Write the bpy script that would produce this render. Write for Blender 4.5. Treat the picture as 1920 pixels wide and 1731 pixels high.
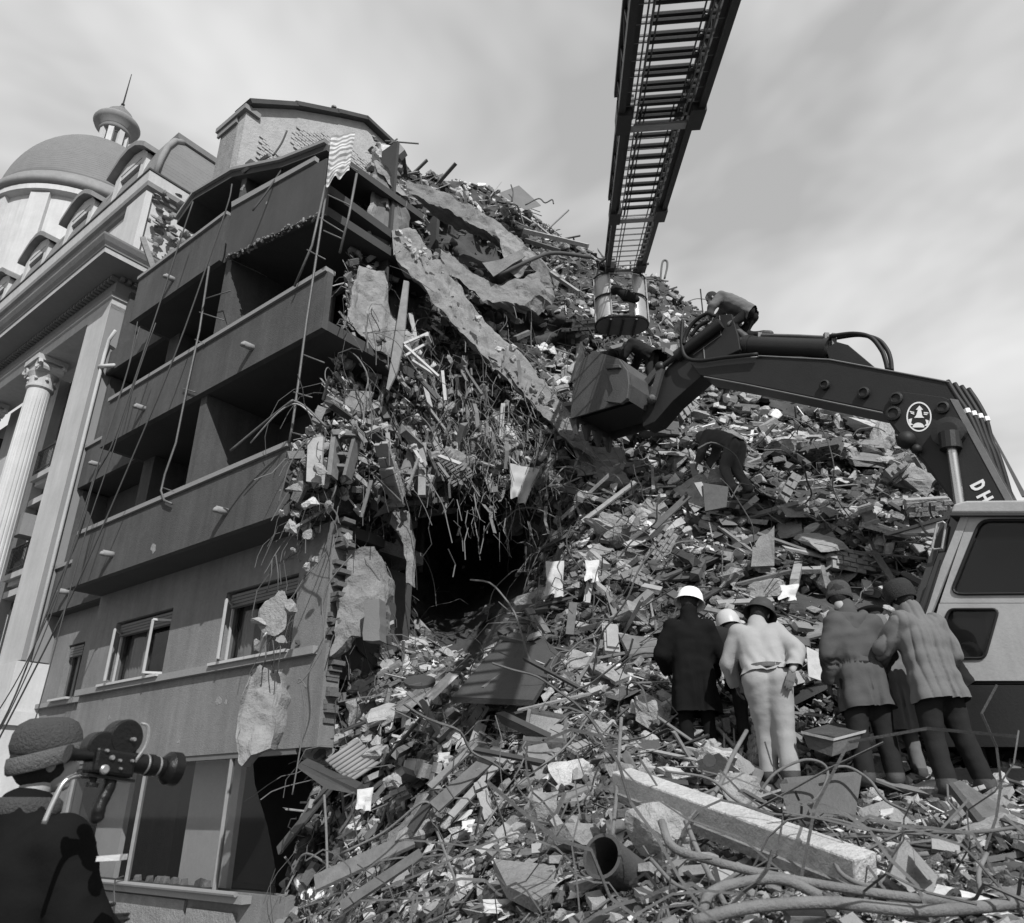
import bpy, bmesh, math, random
import numpy as np
from mathutils import Vector, Matrix, Euler, noise as mnoise
random.seed(7); rng = np.random.default_rng(7)
scene = bpy.context.scene
for o in list(bpy.data.objects): bpy.data.objects.remove(o)
C = scene.collection
# ------------------------------------------------------------------ camera
CZ = 1.75; FPX = 1468.0; PITCH = math.atan(.4496)
cam_d = bpy.data.cameras.new('camera'); cam = bpy.data.objects.new('camera', cam_d); C.objects.link(cam)
cam.location = (0, 0, CZ); cam.rotation_euler = (math.radians(90) + PITCH, 0, 0)
cam_d.sensor_fit = 'HORIZONTAL'; cam_d.sensor_width = 54.0; cam_d.lens = 54.0 * FPX / 1920.0
cam_d.clip_start = .05; cam_d.clip_end = 900
cam_d.dof.use_dof = True; cam_d.dof.focus_distance = 11.0; cam_d.dof.aperture_fstop = 7.0
scene.camera = cam
# ------------------------------------------------------------------ sky and sun
SUN_EL = math.radians(40); SUN_H = Vector((.32, -.948)).normalized()      # horizontal direction towards the sun
world = bpy.data.worlds.new('World'); scene.world = world; world.use_nodes = True
wn = world.node_tree.nodes; wl = world.node_tree.links; wn.clear()
w_out = wn.new('ShaderNodeOutputWorld'); w_bg = wn.new('ShaderNodeBackground'); w_sky = wn.new('ShaderNodeTexSky')
w_sky.sky_type = 'NISHITA'; w_sky.sun_disc = False; w_sky.sun_elevation = SUN_EL
w_sky.sun_rotation = math.atan2(SUN_H.x, SUN_H.y); w_sky.air_density = 1.0; w_sky.dust_density = .6
w_bw = wn.new('ShaderNodeRGBToBW'); wl.new(w_sky.outputs[0], w_bw.inputs[0])       # black and white film
w_gain = wn.new('ShaderNodeMath'); w_gain.operation = 'MULTIPLY'; w_gain.inputs[1].default_value = 1.2
wl.new(w_bw.outputs[0], w_gain.inputs[0])
w_tc = wn.new('ShaderNodeTexCoord'); w_map = wn.new('ShaderNodeMapping')
w_map.inputs['Scale'].default_value = (1.0, 1.0, 2.2); w_map.inputs['Rotation'].default_value = (.2, .7, .2); w_map.inputs['Location'].default_value = (2, 9, 5)
wl.new(w_tc.outputs['Generated'], w_map.inputs[0])
w_n = wn.new('ShaderNodeTexNoise'); w_n.inputs['Scale'].default_value = 2.1; w_n.inputs['Detail'].default_value = 4; w_n.inputs['Roughness'].default_value = .55; w_n.inputs['Distortion'].default_value = .35
wl.new(w_map.outputs[0], w_n.inputs['Vector'])
w_cr = wn.new('ShaderNodeValToRGB'); w_cr.color_ramp.elements[0].position = .38; w_cr.color_ramp.elements[1].position = .72
wl.new(w_n.outputs['Fac'], w_cr.inputs[0])
w_veil = wn.new('ShaderNodeMix'); w_veil.data_type = 'RGBA'; w_veil.inputs[0].default_value = .72       # thin high haze over the whole sky
wl.new(w_gain.outputs[0], w_veil.inputs[6]); w_veil.inputs[7].default_value = (6.0, 6.0, 6.0, 1)
w_mix = wn.new('ShaderNodeMix'); w_mix.data_type = 'RGBA'
wl.new(w_cr.outputs[0], w_mix.inputs[0]); wl.new(w_veil.outputs[2], w_mix.inputs[6]); w_mix.inputs[7].default_value = (9.2, 9.2, 9.2, 1)
wl.new(w_mix.outputs[2], w_bg.inputs[0]); w_bg.inputs[1].default_value = .1
wl.new(w_bg.outputs[0], w_out.inputs[0])
sun_d = bpy.data.lights.new('sun', 'SUN'); sun_d.energy = 5.0; sun_d.angle = math.radians(.5); sun_d.color = (1, 1, 1)
sun = bpy.data.objects.new('sun', sun_d); C.objects.link(sun)
sdir = Vector((SUN_H.x * math.cos(SUN_EL), SUN_H.y * math.cos(SUN_EL), math.sin(SUN_EL)))
sun.rotation_euler = sdir.to_track_quat('Z', 'Y').to_euler(); sun.location = (4, -12, 30)
vs = scene.view_settings; vs.view_transform = 'Standard'; vs.look = 'None'; vs.exposure = 0.0; vs.gamma = 1.0; vs.use_curve_mapping = False
scene.render.resolution_x = 1024; scene.render.resolution_y = 923
# ------------------------------------------------------------------ geometry helpers
cp, sp = math.cos(PITCH), math.sin(PITCH)
FA = math.radians(38.3); ca, sa = math.cos(FA), math.sin(FA)
def ray(u, v): return Vector((u - 960, FPX * cp - (865 - v) * sp, FPX * sp + (865 - v) * cp))
def at(u, v, Y):                        # the point of the place seen at (u, v) of the photograph, Y metres ahead of the camera
    r = ray(u, v); r = r * (Y / r.y); return Vector((r.x, r.y, r.z + CZ))
def onz(u, v, z): r = ray(u, v); r = r * ((z - CZ) / r.z); return Vector((r.x, r.y, z))
def onplane(u, v, p, n):
    r = ray(u, v); o = Vector((0, 0, CZ)); s = (Vector(p) - o).dot(n) / r.dot(n); return o + r * s
def L(x, y, z):                         # street frame: x along the facades, y into the block, z up -> world
    return Vector((ca * x + sa * (y + 8.1), -sa * x + ca * (y + 8.1), z))
def onf(u, v, y):                       # pixel -> street frame on the plane y
    r = ray(u, v); d = sa * r.x + ca * r.y; s = (y + 8.1) / d
    return (ca * r.x * s - sa * r.y * s, y, r.z * s + CZ)
def topix(P):
    d = Vector(P) - Vector((0, 0, CZ)); f = d.y * cp + d.z * sp
    return 960 + FPX * d.x / f, 865 - FPX * (-d.y * sp + d.z * cp) / f
class MB:
    def __init__(s, xf=None): s.v = []; s.f = []; s.xf = xf; s.mi = []; s.cur = 0
    def add(s, vs_, fs):
        b = len(s.v)
        s.v += [tuple(s.xf(*p)) if s.xf else tuple(p) for p in vs_]
        s.f += [tuple(i + b for i in f) for f in fs]; s.mi += [s.cur] * len(fs); return s
    def hexa(s, p):  # 4 bottom ring, 4 top ring
        return s.add(p, [(3, 2, 1, 0), (4, 5, 6, 7), (0, 1, 5, 4), (1, 2, 6, 5), (2, 3, 7, 6), (3, 0, 4, 7)])
    def box(s, x0, x1, y0, y1, z0, z1):
        return s.hexa([(x0, y0, z0), (x1, y0, z0), (x1, y1, z0), (x0, y1, z0), (x0, y0, z1), (x1, y0, z1), (x1, y1, z1), (x0, y1, z1)])
    def bar(s, a, b, w, h, up=(0, 0, 1)):
        a = Vector(a); b = Vector(b); d = (b - a).normalized(); up = Vector(up)
        if abs(d.dot(up)) > .98: up = Vector((0, 1, 0))
        x = d.cross(up).normalized(); z = x.cross(d).normalized()
        q = [(-w / 2, -h / 2), (w / 2, -h / 2), (w / 2, h / 2), (-w / 2, h / 2)]
        return s.hexa([a + x * i + z * j for i, j in q] + [b + x * i + z * j for i, j in q])
    def prism(s, pts, off):
        n = len(pts); off = Vector(off); p = [Vector(q) for q in pts]
        return s.add(p + [q + off for q in p], [tuple(range(n - 1, -1, -1)), tuple(range(n, 2 * n))] + [(i, (i + 1) % n, n + (i + 1) % n, n + i) for i in range(n)])
    def tube(s, path, r, n=6, cap=True):
        P = [Vector(p) for p in path]; m = len(P); vs_ = []; nx = None
        for i in range(m):
            t = (P[min(i + 1, m - 1)] - P[max(i - 1, 0)])
            t = t.normalized() if t.length > 1e-9 else Vector((0, 0, 1))
            if nx is None: nx = t.cross(Vector((0, 0, 1)) if abs(t.z) < .9 else Vector((1, 0, 0))).normalized()
            else:
                nx = nx - t * nx.dot(t); nx = nx.normalized() if nx.length > 1e-6 else t.orthogonal().normalized()
            ny = t.cross(nx); rr = r[i] if isinstance(r, (list, tuple)) else r
            vs_ += [P[i] + (nx * math.cos(2 * math.pi * k / n) + ny * math.sin(2 * math.pi * k / n)) * rr for k in range(n)]
        fs = [(i * n + k, i * n + (k + 1) % n, (i + 1) * n + (k + 1) % n, (i + 1) * n + k) for i in range(m - 1) for k in range(n)]
        if cap: fs += [tuple(range(n - 1, -1, -1)), tuple((m - 1) * n + k for k in range(n))]
        return s.add(vs_, fs)
    def lathe(s, prof, c, n=24, a0=0, a1=2 * math.pi, axis=None):
        full = abs(a1 - a0 - 2 * math.pi) < 1e-6; k = n if full else n + 1; vs_ = []
        for r, z in prof:
            for i in range(k):
                a = a0 + (a1 - a0) * i / n; q = Vector((r * math.cos(a), r * math.sin(a), z))
                if axis is not None: q = axis @ q
                vs_.append(Vector(c) + q)
        fs = []
        for j in range(len(prof) - 1):
            for i in range(n):
                fs.append((j * k + i, j * k + (i + 1) % k, (j + 1) * k + (i + 1) % k, (j + 1) * k + i))
        if prof[0][0] > 1e-4 and full: fs.append(tuple(range(k - 1, -1, -1)))
        if prof[-1][0] > 1e-4 and full: fs.append(tuple((len(prof) - 1) * k + i for i in range(k)))
        return s.add(vs_, fs)
    def ico(s, c, r, sub=2, sc=(1, 1, 1), rot=None):
        bm = bmesh.new(); bmesh.ops.create_icosphere(bm, subdivisions=sub, radius=r)
        M = rot.to_matrix() if rot is not None else Matrix.Identity(3)
        vs_ = [Vector(c) + M @ Vector((v.co.x * sc[0], v.co.y * sc[1], v.co.z * sc[2])) for v in bm.verts]
        bm.verts.ensure_lookup_table(); fs = [tuple(v.index for v in f.verts) for f in bm.faces]; bm.free()
        return s.add(vs_, fs)
    def build(s, name, m, parent=None, label=None, cat=None, group=None, kind=None, smooth=False, bevel=0, auto=None):
        me = bpy.data.meshes.new(name); V = np.array(s.v, dtype=float).reshape(-1, 3)
        o = bpy.data.objects.new(name, me)
        if parent is not None:
            Mi = np.array(world_of(parent).inverted()); Vl = V @ Mi[:3, :3].T + Mi[:3, 3]
        else:
            b = np.array([(V[:, 0].min() + V[:, 0].max()) / 2, (V[:, 1].min() + V[:, 1].max()) / 2, V[:, 2].min()]); Vl = V - b; o.location = b
        me.from_pydata(Vl.tolist(), [], s.f); me.validate(); me.update()
        ms = m if isinstance(m, (list, tuple)) else [m]
        for q in ms: me.materials.append(MAT[q])
        if len(ms) > 1: me.polygons.foreach_set('material_index', np.array(s.mi[:len(me.polygons)], dtype=np.int32))
        if smooth: me.polygons.foreach_set('use_smooth', np.ones(len(me.polygons), bool))
        C.objects.link(o)
        if parent is not None: o.parent = parent
        if bevel:
            bv = o.modifiers.new('bevel', 'BEVEL'); bv.width = bevel; bv.segments = 2; bv.limit_method = 'ANGLE'; bv.angle_limit = math.radians(40)
        if auto: 
            me.polygons.foreach_set('use_smooth', np.ones(len(me.polygons), bool))
            me.set_sharp_from_angle(angle=math.radians(auto))
        tag(o, label, cat, group, kind); return o
def world_of(o):
    M = Matrix.LocRotScale(o.location, o.rotation_euler, o.scale)
    return world_of(o.parent) @ M if o.parent else M
def tag(o, label=None, cat=None, group=None, kind=None):
    if label: o['label'] = label
    if cat: o['category'] = cat
    if group: o['group'] = group
    if kind: o['kind'] = kind
    return o
def thing(name, loc, label, cat, group=None, rz=0):
    o = bpy.data.objects.new(name, None); C.objects.link(o); o.location = loc; o.rotation_euler = (0, 0, rz); o.empty_display_size = .3
    return tag(o, label, cat, group)
def bez(pts, n=8):                      # smooth curve through points (Catmull-Rom)
    P = [Vector(p) for p in pts]; P = [P[0] * 2 - P[1]] + P + [P[-1] * 2 - P[-2]]; out = []
    for i in range(1, len(P) - 2):
        for k in range(n):
            t = k / n; a, b, c, d = P[i - 1:i + 3]
            out.append(.5 * ((2 * b) + (c - a) * t + (2 * a - 5 * b + 4 * c - d) * t * t + (3 * b - a - 3 * c + d) * t ** 3))
    return out + [P[-2]]
# ------------------------------------------------------------------ materials (all grey: the photograph is black and white)
MAT = {}
def mat(name, base, var=.25, scale=3.0, bump=.15, bscale=30., rough=.85, metal=0, spec=.3, rnd=0., streak=0., speck=0., attr=False, fine=.12):
    m = bpy.data.materials.new(name); m.use_nodes = True; N = m.node_tree.nodes; K = m.node_tree.links
    b = N['Principled BSDF']; b.inputs['Roughness'].default_value = rough; b.inputs['Metallic'].default_value = metal
    b.inputs['Specular IOR Level'].default_value = spec
    tc = N.new('ShaderNodeTexCoord'); geo = N.new('ShaderNodeNewGeometry')
    def noi(sc, det=6, ro=.6, vec=None):
        n = N.new('ShaderNodeTexNoise'); n.inputs['Scale'].default_value = sc; n.inputs['Detail'].default_value = det; n.inputs['Roughness'].default_value = ro
        K.new(vec if vec else geo.outputs['Position'], n.inputs['Vector']); return n.outputs['Fac']
    def mth(op, a, c):
        n = N.new('ShaderNodeMath'); n.operation = op
        for i, q in enumerate((a, c)):
            if isinstance(q, (int, float)): n.inputs[i].default_value = q
            else: K.new(q, n.inputs[i])
        return n.outputs[0]
    v = mth('ADD', 1 - var, mth('MULTIPLY', noi(scale), 2 * var))
    if fine: v = mth('MULTIPLY', v, mth('ADD', 1 - fine, mth('MULTIPLY', noi(scale * 14, 3), 2 * fine)))
    if streak:
        mp = N.new('ShaderNodeMapping'); mp.inputs['Scale'].default_value = (5, 5, .35); K.new(geo.outputs['Position'], mp.inputs[0])
        v = mth('MULTIPLY', v, mth('ADD', 1 - streak, mth('MULTIPLY', noi(1.0, 5, .6, mp.outputs[0]), 2 * streak)))
    if speck:
        r = N.new('ShaderNodeValToRGB'); r.color_ramp.elements[0].position = .66; r.color_ramp.elements[1].position = .7
        K.new(noi(scale * 3.1, 4), r.inputs[0]); v = mth('ADD', v, mth('MULTIPLY', r.outputs[0], speck))
    if rnd:
        oi = N.new('ShaderNodeObjectInfo'); v = mth('MULTIPLY', v, mth('ADD', 1 - rnd, mth('MULTIPLY', oi.outputs['Random'], 2 * rnd)))
    if attr:
        at_ = N.new('ShaderNodeAttribute'); at_.attribute_name = 'tone'; v = mth('MULTIPLY', v, at_.outputs['Fac'])
    v = mth('MINIMUM', mth('MULTIPLY', v, base), .88)
    cb = N.new('ShaderNodeCombineColor'); [K.new(v, cb.inputs[i]) for i in range(3)]; K.new(cb.outputs[0], b.inputs['Base Color'])
    if bump:
        bp = N.new('ShaderNodeBump'); bp.inputs['Strength'].default_value = bump; bp.inputs['Distance'].default_value = .03
        K.new(noi(bscale, 5, .65), bp.inputs['Height']); K.new(bp.outputs[0], b.inputs['Normal'])
    MAT[name] = m; return m
def glass_mat(name, base=.02, rough=.04, alpha=1):
    m = bpy.data.materials.new(name); m.use_nodes = True; b = m.node_tree.nodes['Principled BSDF']
    b.inputs['Base Color'].default_value = (base, base, base, 1); b.inputs['Roughness'].default_value = rough; b.inputs['Specular IOR Level'].default_value = .6
    if alpha < 1: b.inputs['Alpha'].default_value = alpha
    MAT[name] = m; return m
mat('facade', .068, .45, .9, .4, 40, .92, streak=.4, speck=.1, fine=.2)
mat('facade_dark', .055, .35, .9, .25, 60, .9, streak=.15)
mat('coping', .22, .15, 2, .2, 50, .85)
mat('plaster', .22, .5, 4, .9, 24, .9, streak=.06)
mat('soffit', .05, .2, 1.5, .2, 30, .95)
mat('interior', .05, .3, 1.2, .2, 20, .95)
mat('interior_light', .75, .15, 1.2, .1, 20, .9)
mat('frame', .12, .2, 6, .1, 60, .6)
mat('frame_pale', .4, .15, 6, .1, 60, .5)
mat('curtain', .3, .3, 3, .2, 10, .95)
mat('stone', .4, .22, 1.1, .3, 30, .88, streak=.2, fine=.1)
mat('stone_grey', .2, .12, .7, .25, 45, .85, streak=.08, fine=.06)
mat('stone_white', .46, .2, 1.1, .25, 30, .85, streak=.18, fine=.08)
mat('stone_moulding', .2, .25, 1.5, .25, 40, .85, streak=.15)
mat('iron', .03, .3, 8, .2, 60, .5, 0.3)
mat('steel', .12, .35, 9, .25, 70, .55, .4)
mat('steel_pale', .34, .25, 9, .2, 70, .45, .3)
mat('rust', .11, .4, 9, .35, 80, .9, rnd=.35)
mat('cable', .06, .3, 4, .1, 60, .6)
mat('cable_pale', .15, .5, 8, .5, 60, .8)
mat('concrete', .34, .5, 7, 1.0, 30, .95, rnd=.4, fine=.3)
mat('concrete_rough', .24, .5, 8, 1.0, 26, .97, rnd=.3, fine=.3)
mat('slab', .17, .6, 3.0, 1.0, 22, .95, fine=.35)
mat('brickmat', .17, .25, 5, .5, 25, .95, rnd=.4)
mat('mortar', .27, .25, 5, .6, 25, .95)
mat('dirt', .055, .5, 3, 1.0, 9, 1.0, fine=.3)
mat('wood', .12, .5, 9, .3, 40, .8, rnd=.45)
mat('wood_pale', .27, .4, 9, .3, 40, .8, rnd=.3)
mat('wood_dark', .055, .35, 5, .3, 40, .7, rnd=.3)
mat('paper', .46, .3, 9, .5, 12, .9, rnd=.18)
mat('fill', .29, .45, 13, .9, 48, .97, attr=True, fine=.3)
mat('street', .09, .3, 1.2, .5, 30, .9)
mat('machine', .024, .25, 3, .12, 40, .45, .1, fine=.1)
mat('machine_edge', .17, .25, 5, .1, 40, .5, .2)
mat('bucketmat', .085, .35, 4, .3, 40, .55, .4, streak=.2)
mat('cab', .34, .25, 3, .1, 40, .5, streak=.25)
mat('cab_dark', .05, .2, 3, .1, 40, .5)
mat('rubber', .015, .2, 6, .1, 50, .6)
mat('chrome', .5, .1, 6, 0, 50, .25, .9)
mat('white_paint', .75, .1, 5, .05, 40, .6)
mat('ladder', .045, .3, 6, .15, 60, .5, .3)
mat('basket', .38, .2, 5, .1, 50, .4, .5, streak=.15)
mat('basket_floor', .12, .3, 5, .2, 50, .6)
mat('facade_lit', .13, .2, 1.5, .3, 40, .9, streak=.1)  # lighter copy of the facade grey, sunlight put into the colour
mat('wall_low', .165, .35, 1.0, .4, 40, .92, streak=.28, speck=.08, fine=.18)
mat('fire_wall_mat', .34, .3, 3, .9, 12, .95, fine=.2)
mat('beam_mat', .4, .4, 4, .9, 24, .95, fine=.3)
mat('slab_pale', .2, .6, 3.2, 1.0, 22, .95, fine=.35)
mat('concrete_pale', .4, .35, 6, 1.0, 26, .95, rnd=.15, fine=.25)
mat('wood_pale2', .13, .4, 5, .2, 40, .9)
mat('cloth_stripe', .2, .15, 5, .3, 40, .95)
mat('bucketmat2', .07, .4, 6, .3, 40, .6, .2)
mat('cloth_dark', 0.022, .3, 6, .12, 45, .95, spec=.05, fine=.05)
mat('cloth_black', 0.009, .3, 6, .12, 45, .95, spec=.05, fine=.05)
mat('cloth_grey', 0.075, .2, 5, .12, 45, .95, spec=.05, fine=.05)
mat('cloth_mid', 0.13, .2, 5, .12, 45, .95, spec=.05, fine=.05)
mat('cloth_pale', 0.28, .12, 4, .12, 45, .95, spec=.05, fine=.05)
mat('quilt', 0.13, .18, 5, .12, 45, .95, spec=.05, fine=.05)
mat('skin', .3, .15, 8, .1, 60, .6)
mat('skin_dark', .11, .2, 8, .1, 60, .6)  # darker skin tone for the hands
mat('hair', .02, .4, 20, .6, 90, .7)
mat('helmet_white', .82, .06, 6, .03, 40, .35)
mat('helmet_grey', .4, .1, 6, .05, 40, .4)
mat('helmet_dark', .04, .2, 6, .05, 40, .4)
mat('knit', .065, .25, 6, .8, 90, 1.0)
mat('knit_pale', .11, .25, 6, .8, 90, 1.0)
mat('leather', .06, .3, 8, .2, 60, .6)
mat('camera_body', .006, .3, 8, .2, 60, .35)
mat('camera_edge', .3, .3, 8, .1, 60, .35, .6)
glass_mat('glass', .02, .05, .3); glass_mat('glass_dark', .02, .06)
# ================================================================== the street
g = MB(); g.add([(-400, -300, 0), (400, -300, 0), (400, 500, 0), (-400, 500, 0)], [(0, 1, 2, 3)]); g.build('street', 'street', kind='structure')
pv = MB(L); pv.box(-60, -6, -4.2, -.75, .004, .14); pv.build('pavement', 'stone_moulding', kind='structure')
# ================================================================== half collapsed apartment building
WY = -.55; BY = -1.3; LX, RX, FX = -20.28, -9.6, -17.28         # wall plane, balcony plane, left end, torn end, start of the main bay
hotel = thing('apartment_building', L(-15, 0, 0), 'dark plastered apartment building with stepped balconies, its right end torn away', 'building', rz=-FA)
def hp(name, m, fn, parent=hotel, **k):
    b = MB(L); fn(b); return b.build(name, m, parent, **k)
# --- ground and first floor walls with their openings
SH = (-16.9, -10.0, .72, 2.62)                                   # shop window
W1 = (-16.3, -14.15, 4.08, 5.32); W2 = (-12.4, -10.37, 4.08, 5.32)
def wall_low(b):
    y0, y1 = WY, WY + .3
    b.box(FX, RX - .25, y0, y1, 0, SH[2]); b.box(FX, SH[0], y0, y1, SH[2], SH[3])
    b.box(FX, RX + .1, y0, y1, SH[3], W1[2]); b.box(FX, W1[0], y0, y1, W1[2], W1[3])
    b.box(W1[1], W2[0], y0, y1, W1[2], W1[3]); b.box(W2[1], RX + .02, y0, y1, W1[2], W1[3]); b.box(FX, RX, y0, y1, W1[3], 6.05)
hp('wall', 'wall_low', wall_low)
hp('wall', 'wall_low', lambda b: (b.box(LX, FX, -.1, .2, 0, 4.05), b.box(LX, -19.4, -.1, .2, 4.05, 5.3), b.box(-18.6, FX, -.1, .2, 4.05, 5.3), b.box(LX, FX, -.1, .2, 5.3, 6.1)))
hp('wall', 'facade', lambda b: b.box(FX, FX + .2, -.55 + .302, 6, 0, 15))
hp('sill_course', 'coping', lambda b: b.box(FX - .04, RX - .1, WY - .09, WY - .002, 3.94, 4.06))
hp('sill_course', 'coping', lambda b: b.box(LX, FX - .05, -.2, -.102, 3.94, 4.04))
# torn right edge of the lower wall: ragged brick stubs
def ragged(b):
    r = random.Random(3)
    for k in range(46):
        z = 2.7 + k * .075; d = r.uniform(0, .2) + .14 * mnoise.noise(Vector((0, 0, z * 1.7))) + .08
        z += r.uniform(-.02, .02)
        if r.random() < .38: continue
        b.box(RX - .04, RX + d, WY + .02 + r.uniform(0, .05), WY + .27, z, z + .066)
hp('torn_wall_edge', 'brickmat', ragged, kind='stuff')
# shop window: frame, mullions, panes, white inner wall
hp('shop_ledge', 'coping', lambda b: (b.box(SH[0] - .1, SH[1] - .6, WY - .16, WY - .003, .60, .70), b.tube([(SH[0], WY - .2, .72), (SH[1] - .7, WY - .2, .72)], .035, 8)))
hp('shop_lintel', 'frame', lambda b: b.box(SH[0], SH[1], WY + .02, WY + .12, 2.54, 2.617))
for x in (-16.85, -14.2, -11.62): hp('mullion', 'steel_pale', lambda b: b.box(x - .022, x + .022, WY + .03, WY + .1, .722, 2.54))
for x0, x1 in ((-16.83, -14.23), (-14.17, -11.65)): hp('shop_pane', 'glass', lambda b: b.box(x0, x1, WY + .06, WY + .068, .725, 2.54))
hp('broken_shop_pane', 'glass', lambda b: b.prism([(-11.59, WY + .06, .725), (-10.15, WY + .06, .725), (-10.25, WY + .06, 1.1), (-10.55, WY + .06, 1.62), (-10.95, WY + .06, 2.15), (-11.1, WY + .06, 2.54), (-11.59, WY + .06, 2.54)], (0, .008, 0)))
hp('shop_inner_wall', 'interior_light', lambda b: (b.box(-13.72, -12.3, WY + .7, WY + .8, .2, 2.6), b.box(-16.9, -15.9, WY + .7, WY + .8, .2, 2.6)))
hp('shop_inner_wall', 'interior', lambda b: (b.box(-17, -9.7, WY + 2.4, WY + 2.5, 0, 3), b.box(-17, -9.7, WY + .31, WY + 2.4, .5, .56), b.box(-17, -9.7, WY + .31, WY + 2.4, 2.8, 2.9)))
hp('display_rail', 'frame_pale', lambda b: b.box(-11.3, -10.85, WY + 1.2, WY + 1.24, 1.9, 1.93))
for k in range(8):
    x = -14.1 + k * .3 + random.uniform(-.14, .14); w = random.uniform(.04, .2)
    hp('brick_on_sill', 'concrete', lambda b: b.hexa([(x, WY + .14, .724), (x + w, WY + .15, .724), (x + w, WY + .26, .724), (x, WY + .24, .724), (x + .01, WY + .15, .8), (x + w - .02, WY + .15, .8 + w * .3), (x + w, WY + .24, .82), (x + .02, WY + .24, .81)]))
hp('loose_wire', 'cable', lambda b: b.tube([L2 for L2 in [(-13.75, WY - .25, .83), (-13.95, WY - .27, .78), (-13.93, WY - .26, .6), (-13.85, WY - .25, .4), (-13.86, WY - .2, .1)]], .014, 5))
hp('plinth_panel', 'plaster', lambda b: (b.box(-17.2, -12.2, WY - .05, WY - .003, .141, .56), b.box(-12.05, -10.9, WY - .09, WY - .003, .141, .47)))
# --- first floor windows
def window(x0, x1, z0, z1, y, curt, name='window'):
    w = hp(name, 'frame', lambda b: (b.box(x0, x0 + .07, y, y + .1, z0, z1), b.box(x1 - .07, x1, y, y + .1, z0, z1), b.box(x0 + .07, x1 - .07, y, y + .1, z1 - .09, z1), b.box(x0 + .07, x1 - .07, y, y + .1, z0, z0 + .07), b.box((x0 + x1) / 2 - .05, (x0 + x1) / 2 + .05, y - .005, y + .1, z0 + .07, z1 - .09)))
    hp('sill', 'frame_pale', lambda b: b.box(x0 - .05, x1 + .05, y - .3, y - .003, z0 - .05, z0 - .005), w)
    hp('shutter_box', 'frame', lambda b: [b.box(x0 + .08, x1 - .08, y - .1, y - .005, z1 - .1 - .06 * k, z1 - .05 - .06 * k) for k in range(4)], w)
    for a, c in ((x0 + .07, (x0 + x1) / 2 - .05), ((x0 + x1) / 2 + .05, x1 - .07)): hp('pane', 'glass', lambda b: b.box(a, c, y + .05, y + .056, z0 + .07, z1 - .09), w)
    for a, c in curt:
        def cu(b):
            n = int((c - a) / .03); f = []
            P = [(a + (c - a) * i / n, y + .16 + .03 * math.sin(i * 1.7), z) for z in (z0 + .03, z1) for i in range(n + 1)]
            b.add(P, [(i, i + 1, n + 2 + i, n + 1 + i) for i in range(n)])
        hp('curtain', 'curtain', cu, w)
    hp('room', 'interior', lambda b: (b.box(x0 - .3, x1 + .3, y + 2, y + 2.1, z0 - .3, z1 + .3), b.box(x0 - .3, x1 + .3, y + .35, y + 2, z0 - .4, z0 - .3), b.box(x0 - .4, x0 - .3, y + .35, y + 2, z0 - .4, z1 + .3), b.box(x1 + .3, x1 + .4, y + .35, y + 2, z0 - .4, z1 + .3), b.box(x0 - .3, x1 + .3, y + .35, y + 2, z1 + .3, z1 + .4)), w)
    return w
w1 = window(*W1, WY + .16, ((-16.2, -15.35), (-14.75, -14.25)))
w2 = window(*W2, WY + .16, ((-12.3, -11.9), (-11.6, -11.4), (-10.75, -10.42)))
w3 = window(-19.4, -18.6, 4.08, 5.3, .02, ((-19.35, -19.0),))
# casements standing open, leaning
for w, xh, x2 in ((w1, -16.22, -15.9), (w1, -14.22, -14.45), (w2, -12.32, -12.05)):
    hp('casement', 'frame_pale', lambda b: (b.bar((xh, WY + .12, 4.1), (xh, WY + .12, 5.1), .03, .04), b.bar((x2, WY - .2, 4.1), (x2, WY - .2, 5.1), .03, .04), b.bar((xh, WY + .12, 5.1), (x2, WY - .2, 5.1), .03, .04), b.bar((xh, WY + .12, 4.12), (x2, WY - .2, 4.12), .03, .04)), w)
# --- balconies
FL = [(6.03, 7.20), (9.3, 10.48), (12.68, 13.95)]
def coping(b, x0, x1, y, z, dz=0): b.hexa([(x0, y - .05, z), (x1, y - .05, z + dz), (x1, y + .17, z + dz), (x0, y + .17, z), (x0, y - .05, z + .09), (x1, y - .05, z + .09 + dz), (x1, y + .17, z + .09 + dz), (x0, y + .17, z + .09)])
def spout(b, x, y, z):
    b.tube([(x, y + .05, z), (x - .005, y - .2, z - .01)], .065, 8); b.tube([(x, y - .19, z - .01), (x, y - .21, z - .03), (x, y - .215, z - .06)], .05, 8)
for k, (z0, z1) in enumerate(FL):
    xr = (-9.98, -9.5, -13.45)[k]
    bal = hp('balcony', 'facade', lambda b: (b.box(FX, xr, BY, BY + .12, z0, z1), b.box(FX, FX + .12, BY + .122, -.1, z0, z1)))
    hp('slab', 'soffit', lambda b: b.box(FX + .122, max(xr, -10.0), BY + .122, .9, z0 + .003, z0 + .2), bal)
    hp('coping', 'coping', lambda b: coping(b, FX - .03, xr - .02, BY, z1 + .002), bal)
    sx = (-15.45, -11.55) if k < 2 else (-15.4,)
    for x in sx: hp('spout', 'coping', lambda b: spout(b, x, BY, z0 + .4), bal, smooth=True)
    lb = hp('balcony', 'facade', lambda b: (b.box(LX, FX - .003, -.42, -.32, z0 + .05, z1 - (0 if k < 2 else .5)),))
    hp('slab', 'soffit', lambda b: b.box(LX, FX - .003, -.318, .9, z0 + .053, z0 + .2), lb)
    if k < 2:
        hp('coping', 'coping', lambda b: coping(b, LX - .02, FX - .06, -.42, z1 + .002), lb)
        hp('spout', 'coping', lambda b: spout(b, -19.3, -.42, z0 + .45), lb, smooth=True)
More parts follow.
